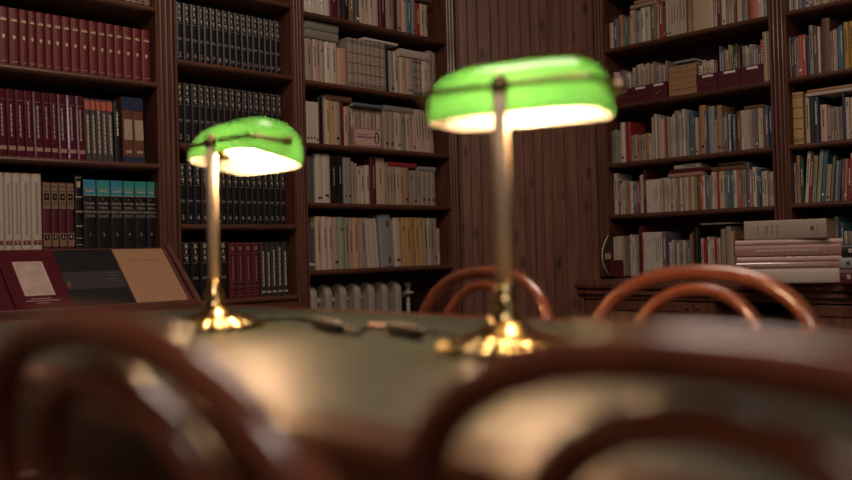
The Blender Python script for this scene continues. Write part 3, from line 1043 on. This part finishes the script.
row(RIGHT, Z4[3], [
    (607, 614, 2, 'gq', .195), (614.2, 620, 2, 'Fe', .2), (620.2, 624.6, 1, 'W', .25), (625, 630.4, 1, 'r', .25, {'title': None}), (630.8, 651, 7, 'ebtgbtc', .155, {'hard': False}),
    (651.4, 660, 5, 'weWgw', .255), (660.2, 672, 7, 'pwtrwgw', .235), (672.2, 685, 6, 'WlewgW', .255), (685.2, 689, 2, 'eg', .24), (689.2, 694.2, 2, 'TB', .245), (694.4, 697.6, 1, 'c', .2), (698, 704.6, 1, 't', .28, {'title': 'd'}),
    (704.8, 707, 1, 'B', .24), (707.2, 713.6, 1, 'l', .262, {'title': None}), (713.8, 716.2, 1, 'b', .19), (716.4, 721, 1, 't', .25), (721.4, 724, 1, 'g', .185), (724.2, 727.4, 1, 's', .22), (727.6, 730.2, 1, 'W', .21), (730.4, 735.2, 2, 'ks', .2),
    (735.6, 741, 1, 'n', .215, {'hard': True}), (741.2, 750, 4, 'Wpcw', .213, {'same': 1}), (750.2, 758, 3, 'egv', .213, {'same': 1}), (758.2, 763, 2, 'wc', .213, {'same': 1}), (763.2, 765, 1, 'r', .2), (765.2, 771, 2, 'Bd', .205)],
    'the third shelf ' + S4, 'books on the third shelf right of the corner')
lying(RIGHT, 744, 763.5, Z4[3] + .2145, .02, 'n', 'brown book lying above the white and pink paperbacks', d=.16)

row(RIGHT, Z4[4], [
    (606.6, 613, 1, 't', .165, {'title': None}), (613.4, 617.2, 1, 'w', .235), (617.6, 622, 2, 'ow', .19), (622.2, 626.6, 2, 'We', .195), (626.8, 632, 2, 'tW', .19), (632.2, 637, 1, 's', .18), (637.2, 639.8, 1, 'r', .2), (640, 643, 2, 'ww', .225),
    (643.2, 645.8, 1, 'm', .245), (646.2, 660, 7, 'W', .19, {'same': 1, 'even': 1}), (660.4, 668, 4, 'cewc', .195, {'same': 1}), (668.2, 675, 3, 'WeW', .188, {'same': 1}), (675.2, 678, 1, 'P', .188, {'same': 1}), (678.2, 690, 6, 'gWecWt', .188, {'same': 1}),
    (690.2, 697, 4, 'ywFt', .188, {'same': 1}), (697.2, 705, 3, 'nOW', .188, {'same': 1}), (705.2, 711.4, 3, 'svg', .188, {'same': 1}), (711.6, 717, 2, 'Wc', .203, {'same': 1}), (717.2, 719, 1, 'r', .203, {'same': 1}), (719.2, 724.2, 1, 'c', .203, {'same': 1}),
    (724.4, 730.4, 2, 'qs', .203, {'same': 1}), (730.6, 733.2, 1, 'T', .203, {'same': 1}), (733.4, 736.6, 1, 'W', .203, {'same': 1}), (736.8, 741, 2, 'PO', .203, {'same': 1}), (741.2, 746, 2, 'qe', .203, {'same': 1}), (746.2, 748.8, 1, 's', .235), (749, 752, 1, 'P', .205),
    (752.2, 756, 1, 'W', .222), (756.2, 760.8, 2, 'Td', .2), (761, 767.4, 2, 'cw', .18), (767.6, 775, 3, 'ewb', .17)],
    'the fourth shelf ' + S4, 'books on the fourth shelf right of the corner')
for k, (p0, p1, t, c, lab) in enumerate([(668, 703, .024, 'P', 'dusky pink folder at the bottom of the flat pile on the standing books'),
                                         (669, 711, .02, 'm', 'maroon folder in the middle of the flat pile on the standing books'),
                                         (674, 700, .026, 'w', 'off-white book at the top of the flat pile on the standing books')]):
    lying(RIGHT, p0, p1, Z4[4] + .1895 + (0, .0245, .045)[k], t, c, lab, 'flat pile on the standing books', d=.17, y=.03, title='v' if k == 2 else None)
lying(RIGHT, 711.8, 745.6, Z4[4] + .2045, .024, 'n', 'brown book lying flat beside the pink and maroon folders', d=.17)
lying(RIGHT, 718, 744, Z4[4] + .229, .02, 'N', 'dark brown book on top of the flat brown book', d=.15)

# ---- books standing on the sideboard
SBZ = DESK_Z
row(RIGHT, SBZ, [
    (630, 634.6, 2, 'wW', .235), (634.8, 638.6, 2, 'ce', .17), (638.8, 642.6, 1, 'R', .3, {'title': None}), (643, 662, 9, 'W', .255, {'same': 1, 'even': 1, 'hard': False}), (662.4, 666, 1, 'v', .262),
    (669, 689.6, 9, 'WcgWlTWgB', .195), (690, 693.8, 2, 'tn', .245), (694, 699.4, 3, 'kfk', .275, {'title': None}), (700, 706.6, 2, 'pr', .215), (707, 714, 3, 'WwW', .212), (714.2, 720.2, 2, 'rp', .21),
    (720.6, 730.6, 2, 'ee', .268, {'title': 'n'}), (731, 735, 2, 'ct', .24), (735.2, 740, 2, 'nb', .2)],
    'the sideboard top by the corner', 'books on the sideboard')
lying(RIGHT, 700.5, 731, SBZ + .284, .008, 'g', 'thin grey album lying across the books on the sideboard', d=.2, y=.03, hard=False)
# dark magazine file with curved side and maroon front
mf = thing('magazine_file', 'dark magazine file with curved white edge on the sideboard beside the boarded corner', 'file box', RIGHT @ Matrix.Translation((max(along(RIGHT, 609, .8, -.02), RU['b4'] + .012), -.02, SBZ + .0004)))
pts = [(math.sin(a) * .11 - .0, .125 + math.cos(a) * .125) for a in [PI + PI * k / 14 for k in range(15)]]
MB().prism([(-.012, .0)] + [(-.012 - .07 * math.sin(PI * k / 14), .25 * k / 14) for k in range(1, 14)] + [(-.012, .25), (.15, .25), (.15, 0)], 'x', -.006, .0).build('curved_side', cover('N'), mf)
MB().tube([(-.003, -.014 - .07 * math.sin(PI * k / 14), .003 + .244 * k / 14) for k in range(15)], .0028, 6).build('white_edge', WHITE_INK, mf)
MB().box(-.003, .002, -.06, -.0, .105, .14).build('tape', cover('p'), mf)
MB().box(.0, .085, .0, .15, 0, .004).build('bottom_panel', cover('m'), mf)
MB().box(.0, .085, -.003, .0, 0, .098).build('front_panel', cover('m'), mf)
MB().tube([(.055 + math.cos(2 * PI * k / 12) * .01, -.005, .05 + math.sin(2 * PI * k / 12) * .008) for k in range(12)], .0016, 6, closed=True).build('ring_pull', BRASS_DULL, mf)
xq = max(along(RIGHT, 609, .8, -.02), RU['b4'] + .012)
for i, c in enumerate('ccwce'):
    book(RIGHT, xq + .011 + i * .0152, SBZ + .005, .0145, .228 + .005 * (i % 2), .12, c, f'{C[c][0]} booklet, {ORD[i + 1]} from left in the dark curved file', 'booklets in the dark curved file',
         False, False, .004, 0, None, 'booklet', cat='booklet')

# large volumes stacked on the front of the sideboard, facing the room's middle
SC = on_plane(791, 283.5, (0, 0, SBZ), Vector((0, 0, 1)))
STK = Matrix.Translation((SC.x, SC.y, 0)) @ Matrix.Rotation(math.radians(-22), 4, 'Z')
PXM = SC.y / FPX
z = SBZ
for k, (w, t, code, gl, lab, dx) in enumerate([
        (.40, .063, 'w', False, 'large off-white volume at the bottom of the big stack on the sideboard', 0),
        (.425, .028, 'P', True, 'pink film-wrapped volume just above the bottom of the big stack', -.005),
        (.42, .024, 'p', True, 'pale pink film-wrapped volume in the middle of the big stack', -.005),
        (.425, .048, 'P', True, 'thick pink film-wrapped volume second from the top of the big stack', -.008),
        (.425, .022, 'p', True, 'thin pale glossy volume under the grey tome of the big stack', -.008),
        (.335, .083, 'e', False, 'thick grey-beige tome lying on top of the big stack', -.02)]):
    b = book(STK, dx, z, t, w, .26, code, lab, 'big stack on the sideboard', True, gl, -.01 + .003 * (k % 3), 0, None, 'book', True, yaw=-.2 if k == 5 else 0)
    m = MB()
    if k == 5:
        for xx in (-.11, -.078, -.07, -.05, -.03):
            m.box(xx, xx + .002, -.0008, .0025, .022, .062)
        m.box(.105, .118, -.0008, .0025, .036, .052)
        m.box(.13, .132, -.0008, .0025, .02, .06)
        m.build('spine_lettering', INK, b)
    elif k in (1, 3, 4):
        xx = -w * .3
        while xx < w * .3:
            l = R.uniform(.008, .03)
            m.box(xx, xx + l, -.0008, .003, t * .4, t * .62)
            xx += l + .006
        m.build('spine_lettering', SILVER, b)
    z += t + .0008
# second stack, cut by the right edge of the photograph
SC2 = on_plane(838, 284.5, (0, 0, SBZ), Vector((0, 0, 1)))
STK2 = Matrix.Translation((SC2.x + .155, SC2.y - .075, 0)) @ Matrix.Rotation(math.radians(-26), 4, 'Z')
z = SBZ
for k, (w, t, code, lab) in enumerate([(.33, .062, 'm', 'maroon volume at the bottom of the stack right of the big stack'), (.33, .045, 'l', 'pale grey volume in the middle of the stack right of the big stack'),
                                       (.31, .055, 'k', 'black volume on top of the stack right of the big stack')]):
    b = book(STK2, .0, z, t, w, .24, code, lab, 'smaller stack on the sideboard', True, False, 0, 0, None, 'book', True)
    m = MB()
    for q in range(4):
        m.box(-w * .42 + q * .022, -w * .42 + q * .022 + .013, -.0008, .004, t * .35, t * .65)
    m.build('spine_lettering', SILVER if code != 'l' else INK, b)
    z += t + .0008

# ---- bookcase 5, at the right edge
S5 = 'of the rightmost bookcase'
row(RIGHT, Z5[1], [(787.5, 797, 4, 'wegW', .24), (797.2, 812, 4, 'gBcs', .24), (812.2, 830, 6, 'cwtpce', .25), (830.2, 862, 7, 'tbncgeb', .26)], 'the highest shelf ' + S5, 'books on the highest rightmost shelf')
mk = row(RIGHT, Z5[2], [
    (786.8, 789.8, 1, 'c', .225, {'lean': -.02}), (790.2, 793.4, 1, 'K', .21), (793.6, 798, 2, 'vl', .21), (798.2, 806, 2, 'OO', .212, {'same': 1}), (806.2, 808.8, 1, 'd', .2), (809, 813, 1, 'l', .25), (813.2, 817, 1, 'n', .24), (817.4, 820, 1, 'W', .23),
    (820.4, 829.2, 1, 'n', .27, {'hard': True, 'title': None, 'word': 'tall dark-banded volume'}), (829.4, 837, 3, 'gpb', .205), (837.2, 843, 2, 'BT', .22), (843.2, 862, 3, 'Y', .235, {'hard': True, 'same': 1})],
    'the second shelf ' + S5, 'books on the second rightmost shelf')
for o, w, h, op, k in mk:
    if 'dark band' in op.get('word', ''):
        m = MB()
        block(m, -w * .46, w * .46, h * .3, h * .56)
        m.build('spine_band', cover('k'), o)
mk = row(RIGHT, Z5[3], [
    (788, 803, 1, 'y', .268, {'hard': True, 'title': 'b', 'same': 1, 'word': 'thick gilt-banded tome'}), (805.4, 809.6, 1, 'c', .235, {'same': 1}), (810, 813.4, 1, 'K', .235, {'same': 1, 'title': None}), (813.8, 818.6, 1, 'd', .235, {'same': 1}), (819.2, 826.4, 1, 'p', .19),
    (826.8, 833, 2, 'eb', .175), (833.4, 842, 3, 'geg', .17), (842.4, 845, 1, 'd', .23, {'same': 1}), (845.4, 862, 4, 'wceW', .2)],
    'the third shelf ' + S5, 'books on the third rightmost shelf')
lying(RIGHT, 806, 866, Z5[3] + .2365, .016, 'w', 'wide off-white album lying across the books under the upper rightmost shelf', d=.2, y=.025, hard=False)
lying(RIGHT, 807, 864, Z5[3] + .2534, .016, 't', 'wide tan album lying on the off-white album', d=.2, y=.028)
row(RIGHT, Z5[4], [
    (793.4, 796.4, 1, 'l', .2), (796.6, 800, 1, 't', .235), (800.4, 803.6, 1, 'f', .23), (804, 807.4, 1, 'W', .26, {'lean': .08, 'same': 1}), (807.8, 810.6, 1, 'r', .23, {'lean': .08, 'same': 1}), (811, 815, 2, 'Fe', .235, {'lean': .08, 'same': 1}), (815.4, 819, 2, 'Fw', .265, {'lean': .1, 'same': 1}),
    (819.6, 823.6, 1, 'T', .26, {'lean': .1, 'same': 1}), (824.4, 829, 1, 'b', .185, {'lean': .09, 'same': 1}), (829.6, 833.6, 2, 'qf', .225, {'lean': .09, 'same': 1}), (834, 839, 2, 'lB', .2, {'lean': .08, 'same': 1}), (840, 850, 3, 'nPr', .205, {'lean': .06, 'same': 1}), (850.6, 864, 3, 'btW', .22)],
    'the fourth shelf ' + S5, 'books on the fourth rightmost shelf')
row(RIGHT, SBZ, [(818, 826, 2, 'gw', .27), (826.4, 834, 2, 'wl', .225), (834.4, 838.4, 1, 's', .29), (839, 844, 2, 'dT', .275), (844.4, 860, 4, 'wgWe', .23)], 'the sideboard behind the smaller stack', 'books behind the smaller stack')

# ---- large books on the display desk
th = math.atan2(DZT - DZB, DD - .022)
SL = LEFT @ Matrix.Translation((0, -DD, DZB)) @ Matrix.Rotation(th, 4, 'X')       # local x along the ledge, y up the slope, z out of the board
SLI = SL.inverted()
SN = (SL.to_3x3() @ Vector((0, 0, 1))).normalized()


def on_slope(px, py):
    return SLI @ on_plane(px, py, SL @ Vector((0, 0, .012)), SN)


def desk_book(p0, p1, wtop, code, t, label, name='book', tilt=0.0, hgt=.318):
    a, b = on_slope(*p0), on_slope(*p1)
    w = (b.x - a.x)
    m = MB()
    o = MB().box(0, w, 0, hgt, t - .003, t).box(0, w, 0, hgt, 0, .003).box(0, .003, 0, hgt, .003, t - .003).build(name, cover(code, name == 'book'), bevel=.0008)
    o.matrix_world = SL @ Matrix.Translation((a.x, .002, .0006))
    tag(o, label, 'book' if name == 'book' else 'folder')
    MB().box(.004, w - .004, .003, hgt - .003, .0032, t - .0032).build('page_block', PAPER, o)
    return o, w


o, w = desk_book((14, 307), (73, 304), 0, 'm', .022, 'maroon book with framed pale picture on its cover, on the sloping desk', hgt=.312)
MB().box(w * .22, w * .74, .072, .25, .0215, .0228).build('picture_border', cover('p'), o)
MB().box(w * .25, w * .71, .081, .241, .0226, .0234).build('picture', mat('faded_print', (176, 150, 136), .6, noise=.18, nscale=22), o)
m = MB()
for a, b, zz in ((.3, .66, .055), (.2, .78, .044), (.38, .6, .033)):
    m.box(w * a, w * b, zz, zz + .004, .0215, .0226)
m.build('lettering', cover('P'), o)
o, w = desk_book((-42, 311), (12.5, 307.5), 0, 'm', .022, 'maroon book at the left end of the sloping desk, mostly out of frame', hgt=.312)
o, w = desk_book((74, 304.5), (135, 302.5), 0, 'k', .014, 'black folder with a grey band across it, on the sloping desk', 'folder', hgt=.318)
MB().box(.0, w, .1, .195, .0138, .0148).build('grey_band', cover('K'), o)
m = MB()
for k, (a, b) in enumerate(((.72, .93), (.76, .93), (.7, .94), (.86, .94))):
    m.box(w * a, w * b, .182 - k * .016, .186 - k * .016, .0146, .0153)
m.build('lettering', cover('G'), o)
MB().box(w * .02, w * .07, .115, .14, .0146, .0153).build('sticker', cover('n'), o)
o, w = desk_book((136.5, 302), (187.5, 299), 0, 't', .014, 'tan cardboard folder at the right end of the sloping desk', 'folder', hgt=.318)
m = MB()
m.box(w * .2, w * .82, .25, .2515, .0138, .0145)
m.build('printed_line', cover('n'), o)
MB().box(w + .0005, w + .006, .002, .2, .002, .006).build('loose_sheet', cover('W'), o)

# ------------------------------------------------------------------ table
TU0, TU1, TV0, TV1, TZ = -2.12, 0.55, 0.40, 1.358, 0.75
tb = thing('reading_table', 'long reading table with green leather top and wooden border', 'table', ROOM @ Matrix.Translation(((TU0 + TU1) / 2, (TV0 + TV1) / 2, 0)))
hx, hy = (TU1 - TU0) / 2, (TV1 - TV0) / 2
bw = .062
pr = [(-hx, -hy), (hx, -hy), (hx, hy), (-hx, hy)]
vs = []
for q, zz in ((0, TZ - .034), (0, TZ - .008), (.006, TZ - .0005), (bw, TZ)):
    vs += [(sx * (hx - q), sy * (hy - q), zz) for sx, sy in ((-1, -1), (1, -1), (1, 1), (-1, 1))]
vs += [(sx * (hx - bw), sy * (hy - bw), TZ - .034) for sx, sy in ((-1, -1), (1, -1), (1, 1), (-1, 1))]
fs = []
for L in range(4):
    for k in range(4):
        fs.append((L * 4 + k, L * 4 + (k + 1) % 4, (L + 1) * 4 + (k + 1) % 4, (L + 1) * 4 + k))
for k in range(4):
    fs.append((16 + k, 16 + (k + 1) % 4, (k + 1) % 4, k))
MB().add(vs, fs).build('border', W_TABLE, tb)
MB().box(-hx + bw, hx - bw, -hy + bw, hy - bw, TZ - .03, TZ - .0008).build('leather_top', LEATHER, tb)
for sy in (-1, 1):
    MB().box(-hx + .1, hx - .1, sy * (hy - .05) - .012, sy * (hy - .05) + .012, TZ - .12, TZ - .034).build('apron', W_TABLE, tb)
for sx in (-1, 1):
    MB().box(sx * (hx - .1) - .012, sx * (hx - .1) + .012, -hy + .062, hy - .062, TZ - .12, TZ - .034).build('apron', W_TABLE, tb)
    for sy in (-1, 1):
        cx, cy = sx * (hx - .075), sy * (hy - .05)
        MB().lathe([(0, 0), (.022, 0), (.026, .03), (.018, .05), (.022, .1), (.03, .4), (.034, .52), (.024, .54), (.034, .56), (.034, TZ - .034), (0, TZ - .034)], 20, (cx, cy, 0)).build('leg', W_TABLE, tb)


# ------------------------------------------------------------------ chairs
def catmull(pts, n=8):
    P = [Vector(p) for p in pts]
    P = [P[0] * 2 - P[1]] + P + [P[-1] * 2 - P[-2]]
    out = []
    for i in range(1, len(P) - 2):
        for k in range(n):
            t = k / n
            a, b, c, d = P[i - 1], P[i], P[i + 1], P[i + 2]
            out.append(0.5 * (2 * b + (c - a) * t + (2 * a - 5 * b + 4 * c - d) * t * t + (3 * b - a - 3 * c + d) * t ** 3))
    out.append(P[-2])
    return out


def hoop(w, zw, ztop, y_at, low, n=2.3):
    """inverted U: legs given by low (list of (x, y, z) from the foot up), then a rounded arch"""
    arch = []
    for k in range(0, 13):
        a = PI * k / 12
        cx, sx = math.cos(a), math.sin(a)
        X = -w * math.copysign(abs(cx) ** (2 / n), cx)
        Z = zw + (ztop - zw) * abs(sx) ** (2 / n)
        arch.append((X, y_at(Z), Z))
    return [(-x, y, z) for x, y, z in low] + arch + [(x, y, z) for x, y, z in reversed(low)]


def chair(u, v, facing, label, dz=0.0):
    M = ROOM @ Matrix.Translation((u, v, 0)) @ Matrix.Rotation(facing, 4, 'Z')
    t = thing('bentwood_chair', label, 'chair', M, 'bentwood chairs around the table')
    yb = lambda z: -.185 - (z - .46) * .23
    low = [(.20, -.29, 0), (.198, -.235, .2), (.19, -.19, .42), (.195, yb(.52), .52), (.208, yb(.62), .62)]
    MB().tube(catmull(hoop(.214, .68, .832 + dz, yb, low), 5), .0135, 14).build('back_hoop', W_CHAIR, t)
    low2 = [(.112, yb(.44) + .012, .44), (.116, yb(.52) + .002, .52), (.127, yb(.6), .6)]
    MB().tube(catmull(hoop(.132, .66, .803 + dz, yb, low2, 2.1), 5), .0115, 14).build('inner_hoop', W_CHAIR, t)
    ring = [(math.cos(2 * PI * k / 40) * .205, math.sin(2 * PI * k / 40) * .2, .452) for k in range(40)]
    MB().tube(ring, .019, 12, closed=True).build('seat_ring', W_CHAIR, t)
    MB().lathe([(0, .470), (.12, .468), (.18, .464), (.197, .458), (.19, .446), (0, .446)], 40).build('seat', W_CHAIR, t)
    for s in (-1, 1):
        MB().tube(catmull([(s * .145, .145, .45), (s * .15, .155, .35), (s * .158, .18, .15), (s * .165, .205, 0)], 5), [.016 - .0055 * k / 15 for k in range(16)], 12).build('leg', W_CHAIR, t)
    MB().tube([(math.cos(2 * PI * k / 36) * .165, math.sin(2 * PI * k / 36) * .16 - .012, .25) for k in range(36)], .009, 10, closed=True).build('leg_ring', W_CHAIR, t)
    return t


CHV_NEAR, CHV_FAR = 0.350 + .27, 1.45 - .27
chair(-0.178, 0.616, -0.04, 'bentwood chair whose blurred hoop fills the bottom right, nearest the camera', 0.0)
chair(-0.515, 0.50, 0.01, 'bentwood chair at the bottom left, before the desk, on the near side', .008)
chair(-1.365, CHV_FAR + .06, PI - .12, 'bentwood chair across the table behind the near lamp pole')
chair(-0.785, CHV_FAR, PI, 'bentwood chair across the table in front of the sideboard')

# ------------------------------------------------------------------ banker's lamps


def glass(name, rgb_t, rgb_d, gloss=True, mixt=0.6):
    m = bpy.data.materials.new(name)
    m.use_nodes = True
    nt = m.node_tree
    nt.nodes.remove(nt.nodes['Principled BSDF'])
    out = nt.nodes['Material Output']
    tr = nt.nodes.new('ShaderNodeBsdfTranslucent')
    tr.inputs[0].default_value = (*rgb_t, 1)
    df = nt.nodes.new('ShaderNodeBsdfDiffuse')
    df.inputs[0].default_value = (*rgb_d, 1)
    mx = nt.nodes.new('ShaderNodeMixShader')
    mx.inputs[0].default_value = mixt
    nt.links.new(df.outputs[0], mx.inputs[1])
    nt.links.new(tr.outputs[0], mx.inputs[2])
    last = mx
    if gloss:
        gl = nt.nodes.new('ShaderNodeBsdfGlossy')
        gl.inputs['Roughness'].default_value = 0.06
        fr = nt.nodes.new('ShaderNodeFresnel')
        fr.inputs[0].default_value = 1.5
        m2 = nt.nodes.new('ShaderNodeMixShader')
        nt.links.new(fr.outputs[0], m2.inputs[0])
        nt.links.new(last.outputs[0], m2.inputs[1])
        nt.links.new(gl.outputs[0], m2.inputs[2])
        last = m2
    nt.links.new(last.outputs[0], out.inputs[0])
    return m


GREEN = glass('green_case_glass', (0.078, 0.33, 0.085), (0.03, 0.2, 0.05), True, 0.7)
OPAL = glass('opal_lining', (0.95, 0.95, 0.9), (0.9, 0.88, 0.8), False, 0.45)
bm_ = bpy.data.materials.new('lit_bulb')
bm_.use_nodes = True
nb = bm_.node_tree.nodes['Principled BSDF']
nb.inputs['Base Color'].default_value = (1, .9, .7, 1)
nb.inputs['Emission Color'].default_value = (1.0, 0.59, 0.31, 1)
nb.inputs['Emission Strength'].default_value = BULB

SA, SBH, SCZ, NEXP = .123, .072, .079, 4.4


def shade_pts(off):
    a, b, c = SA - off, SBH - off, SCZ - off
    rows = []
    nu, nvv = 40, 24
    for i in range(nu + 1):
        f = -PI / 2 + PI * i / nu
        sx, cx = math.sin(f), max(math.cos(f), 0)
        X = a * math.copysign(abs(sx) ** (2 / NEXP), sx)
        rho = cx ** (2 / NEXP)
        q = 2 / 2.5
        sp = lambda t: math.copysign(abs(t) ** q, t)
        rows.append([(X, b * rho * sp(math.cos(PI * j / nvv)), c * rho * sp(max(0.0, math.sin(PI * j / nvv)))) for j in range(nvv + 1)])
    return rows, nu, nvv


def lamp(P, yaw, label, cord, shade_tilt=0.0):
    M = Matrix.Translation(P) @ Matrix.Rotation(yaw, 4, 'Z')
    t = thing('bankers_lamp', label, 'lamp', M, 'green glass bankers lamps')
    prof = [(0, 0), (.086, 0), (.090, .003), (.090, .008), (.085, .011), (.081, .010), (.079, .013), (.074, .016), (.069, .015), (.066, .018), (.060, .021), (.054, .020), (.050, .023),
            (.043, .026), (.037, .026), (.034, .031), (.027, .035), (.023, .036), (.021, .044), (.016, .050), (.018, .056), (.0185, .062), (.014, .068), (.012, .078), (.0095, .09), (0, .09)]
    vs, fs, nn, mm = [], [], 144, len(prof)
    for i in range(nn):
        a = 2 * PI * i / nn
        for r, z in prof:
            k = 1 + (.014 * math.cos(24 * a) if r > .065 else 0)
            vs.append((r * k * math.cos(a), r * k * math.sin(a), z + (.0007 * math.cos(24 * a) if .06 < r < .088 and z > .009 else 0)))
    for i in range(nn):
        for j in range(mm - 1):
            a, b = i * mm + j, ((i + 1) % nn) * mm + j
            fs.append((a, b, b + 1, a + 1))
    MB().add(vs, fs, True).build('base', BRASS, t)
    MB().tube([(0, 0, .085), (0, 0, .345)], .0100, 16).build('pole', BRASS_SATIN, t)
    MB().lathe([(0, .332), (.012, .334), (.0135, .345), (.010, .354), (.006, .358), (0, .362)], 20).build('finial', BRASS_DULL, t)
    yc, zc = .075, .338
    pts = catmull([(-.135, yc, zc), (-.134, .05, zc), (-.126, .022, .343), (-.10, .006, .345), (0, 0, .345), (.10, .006, .345), (.126, .022, .343), (.134, .05, zc), (.135, yc, zc)], 6)
    MB().tube(pts, .0045, 10).build('yoke', BRASS_DULL, t)
    for s in (-1, 1):
        MB().lathe([(0, -.014), (.006, -.013), (.0095, -.006), (.009, .002), (.005, .008), (.004, .017), (0, .017)], 16, (s * .135, yc, zc),
                   rot=Matrix.Rotation(-s * PI / 2, 3, 'Y')).build('knob', BRASS_DULL, t)
    # shade: green outside, opal inside, a real 3 mm thickness
    RT = Matrix.Translation((0, yc, zc)) @ Matrix.Rotation(shade_tilt, 4, 'X') @ Matrix.Translation((0, 0, -.03))
    sh = None
    m = MB()
    o1, nu, nvv = shade_pts(0)
    i1, _, _ = shade_pts(.003)
    W = nvv + 1
    n1 = (nu + 1) * W
    vs = [p for r in o1 for p in r] + [p for r in i1 for p in r]
    fs, mi = [], []
    for i in range(nu):
        for j in range(nvv):
            a = i * W + j
            fs.append((a, a + W, a + W + 1, a + 1)); mi.append(0)
            fs.append((n1 + a, n1 + a + 1, n1 + a + W + 1, n1 + a + W)); mi.append(1)
        for j in (0, nvv):
            a = i * W + j
            fs.append((a, a + W, n1 + a + W, n1 + a)); mi.append(0)
    me = bpy.data.meshes.new('shade')
    me.from_pydata([RT @ Vector(p) for p in vs], [], fs)
    me.materials.append(GREEN)
    me.materials.append(OPAL)
    for p, k in zip(me.polygons, mi):
        p.material_index = k
        p.use_smooth = True
    bmm = bmesh.new()
    bmm.from_mesh(me)
    bmesh.ops.remove_doubles(bmm, verts=bmm.verts, dist=1e-5)
    bmesh.ops.recalc_face_normals(bmm, faces=bmm.faces)
    bmm.to_mesh(me)
    bmm.free()
    sh = bpy.data.objects.new('lamp_shade', me)
    COL.objects.link(sh)
    sh.parent = t
    MB().lathe([(0, -.05), (.010, -.048), (.014, -.04), (.014, .03), (.010, .044), (.009, .05), (0, .05)], 16, (.0, 0, 0.03),
               rot=Matrix.Rotation(PI / 2, 3, 'Y')).build('bulb', bm_, t, M=RT)
    MB().lathe([(0, 0), (.013, 0), (.015, .01), (.015, .045), (0, .045)], 16, (-.105, 0, .03), rot=Matrix.Rotation(PI / 2, 3, 'Y')).build('socket', BRASS_DULL, t, M=RT)
    # cord with an in-line switch lying on the table top
    Mi = M.inverted()

    def tp(px, py, h):
        q = on_table(px, py, TZ + h)
        return Mi @ q
    cpts, sw, tip = cord
    MB().tube(catmull([tp(*p, .0042) for p in cpts], 6), .0032, 8).build('power_cord', BLACK, t)
    a, b = tp(*sw[0], .011), tp(*sw[1], .011)
    ss = []
    rr = []
    for k in range(13):
        f = k / 12
        ss.append(a.lerp(b, f))
        rr.append(.0108 * (1 - abs(2 * f - 1) ** 4) ** .5 + .001 if 0 < k < 12 else .003)
    MB().tube(ss, rr, 12).build('inline_switch', BLACK, t)
    a, b = tp(*tip[0], .006), tp(*tip[1], .006)
    MB().tube([a, b], [.005, .0042], 10).build('plug', PLUG, t)
    return t


lamp((-.404, 1.67, TZ), math.radians(-46), 'smaller looking green glass lamp with brass pole at the far end of the table',
     ([(255, 322), (280, 318.5), (300, 319), (316, 322), (330, 325), (344, 328.5)], ((314, 321.5), (343, 327.5)), ((342, 327.5), (347.5, 329))), -.2)
lamp((.095, 1.17, TZ), math.radians(-26), 'larger looking green glass lamp with brass pole at the near end of the table',
     ([(452, 333.5), (440, 332), (425, 331.5), (400, 328), (385, 325), (372, 325), (363, 328), (359, 332.5), (354, 333), (347.5, 329.6)], ((387, 326.5), (424, 332.5)), ((370, 325), (388, 327))), 0.0)
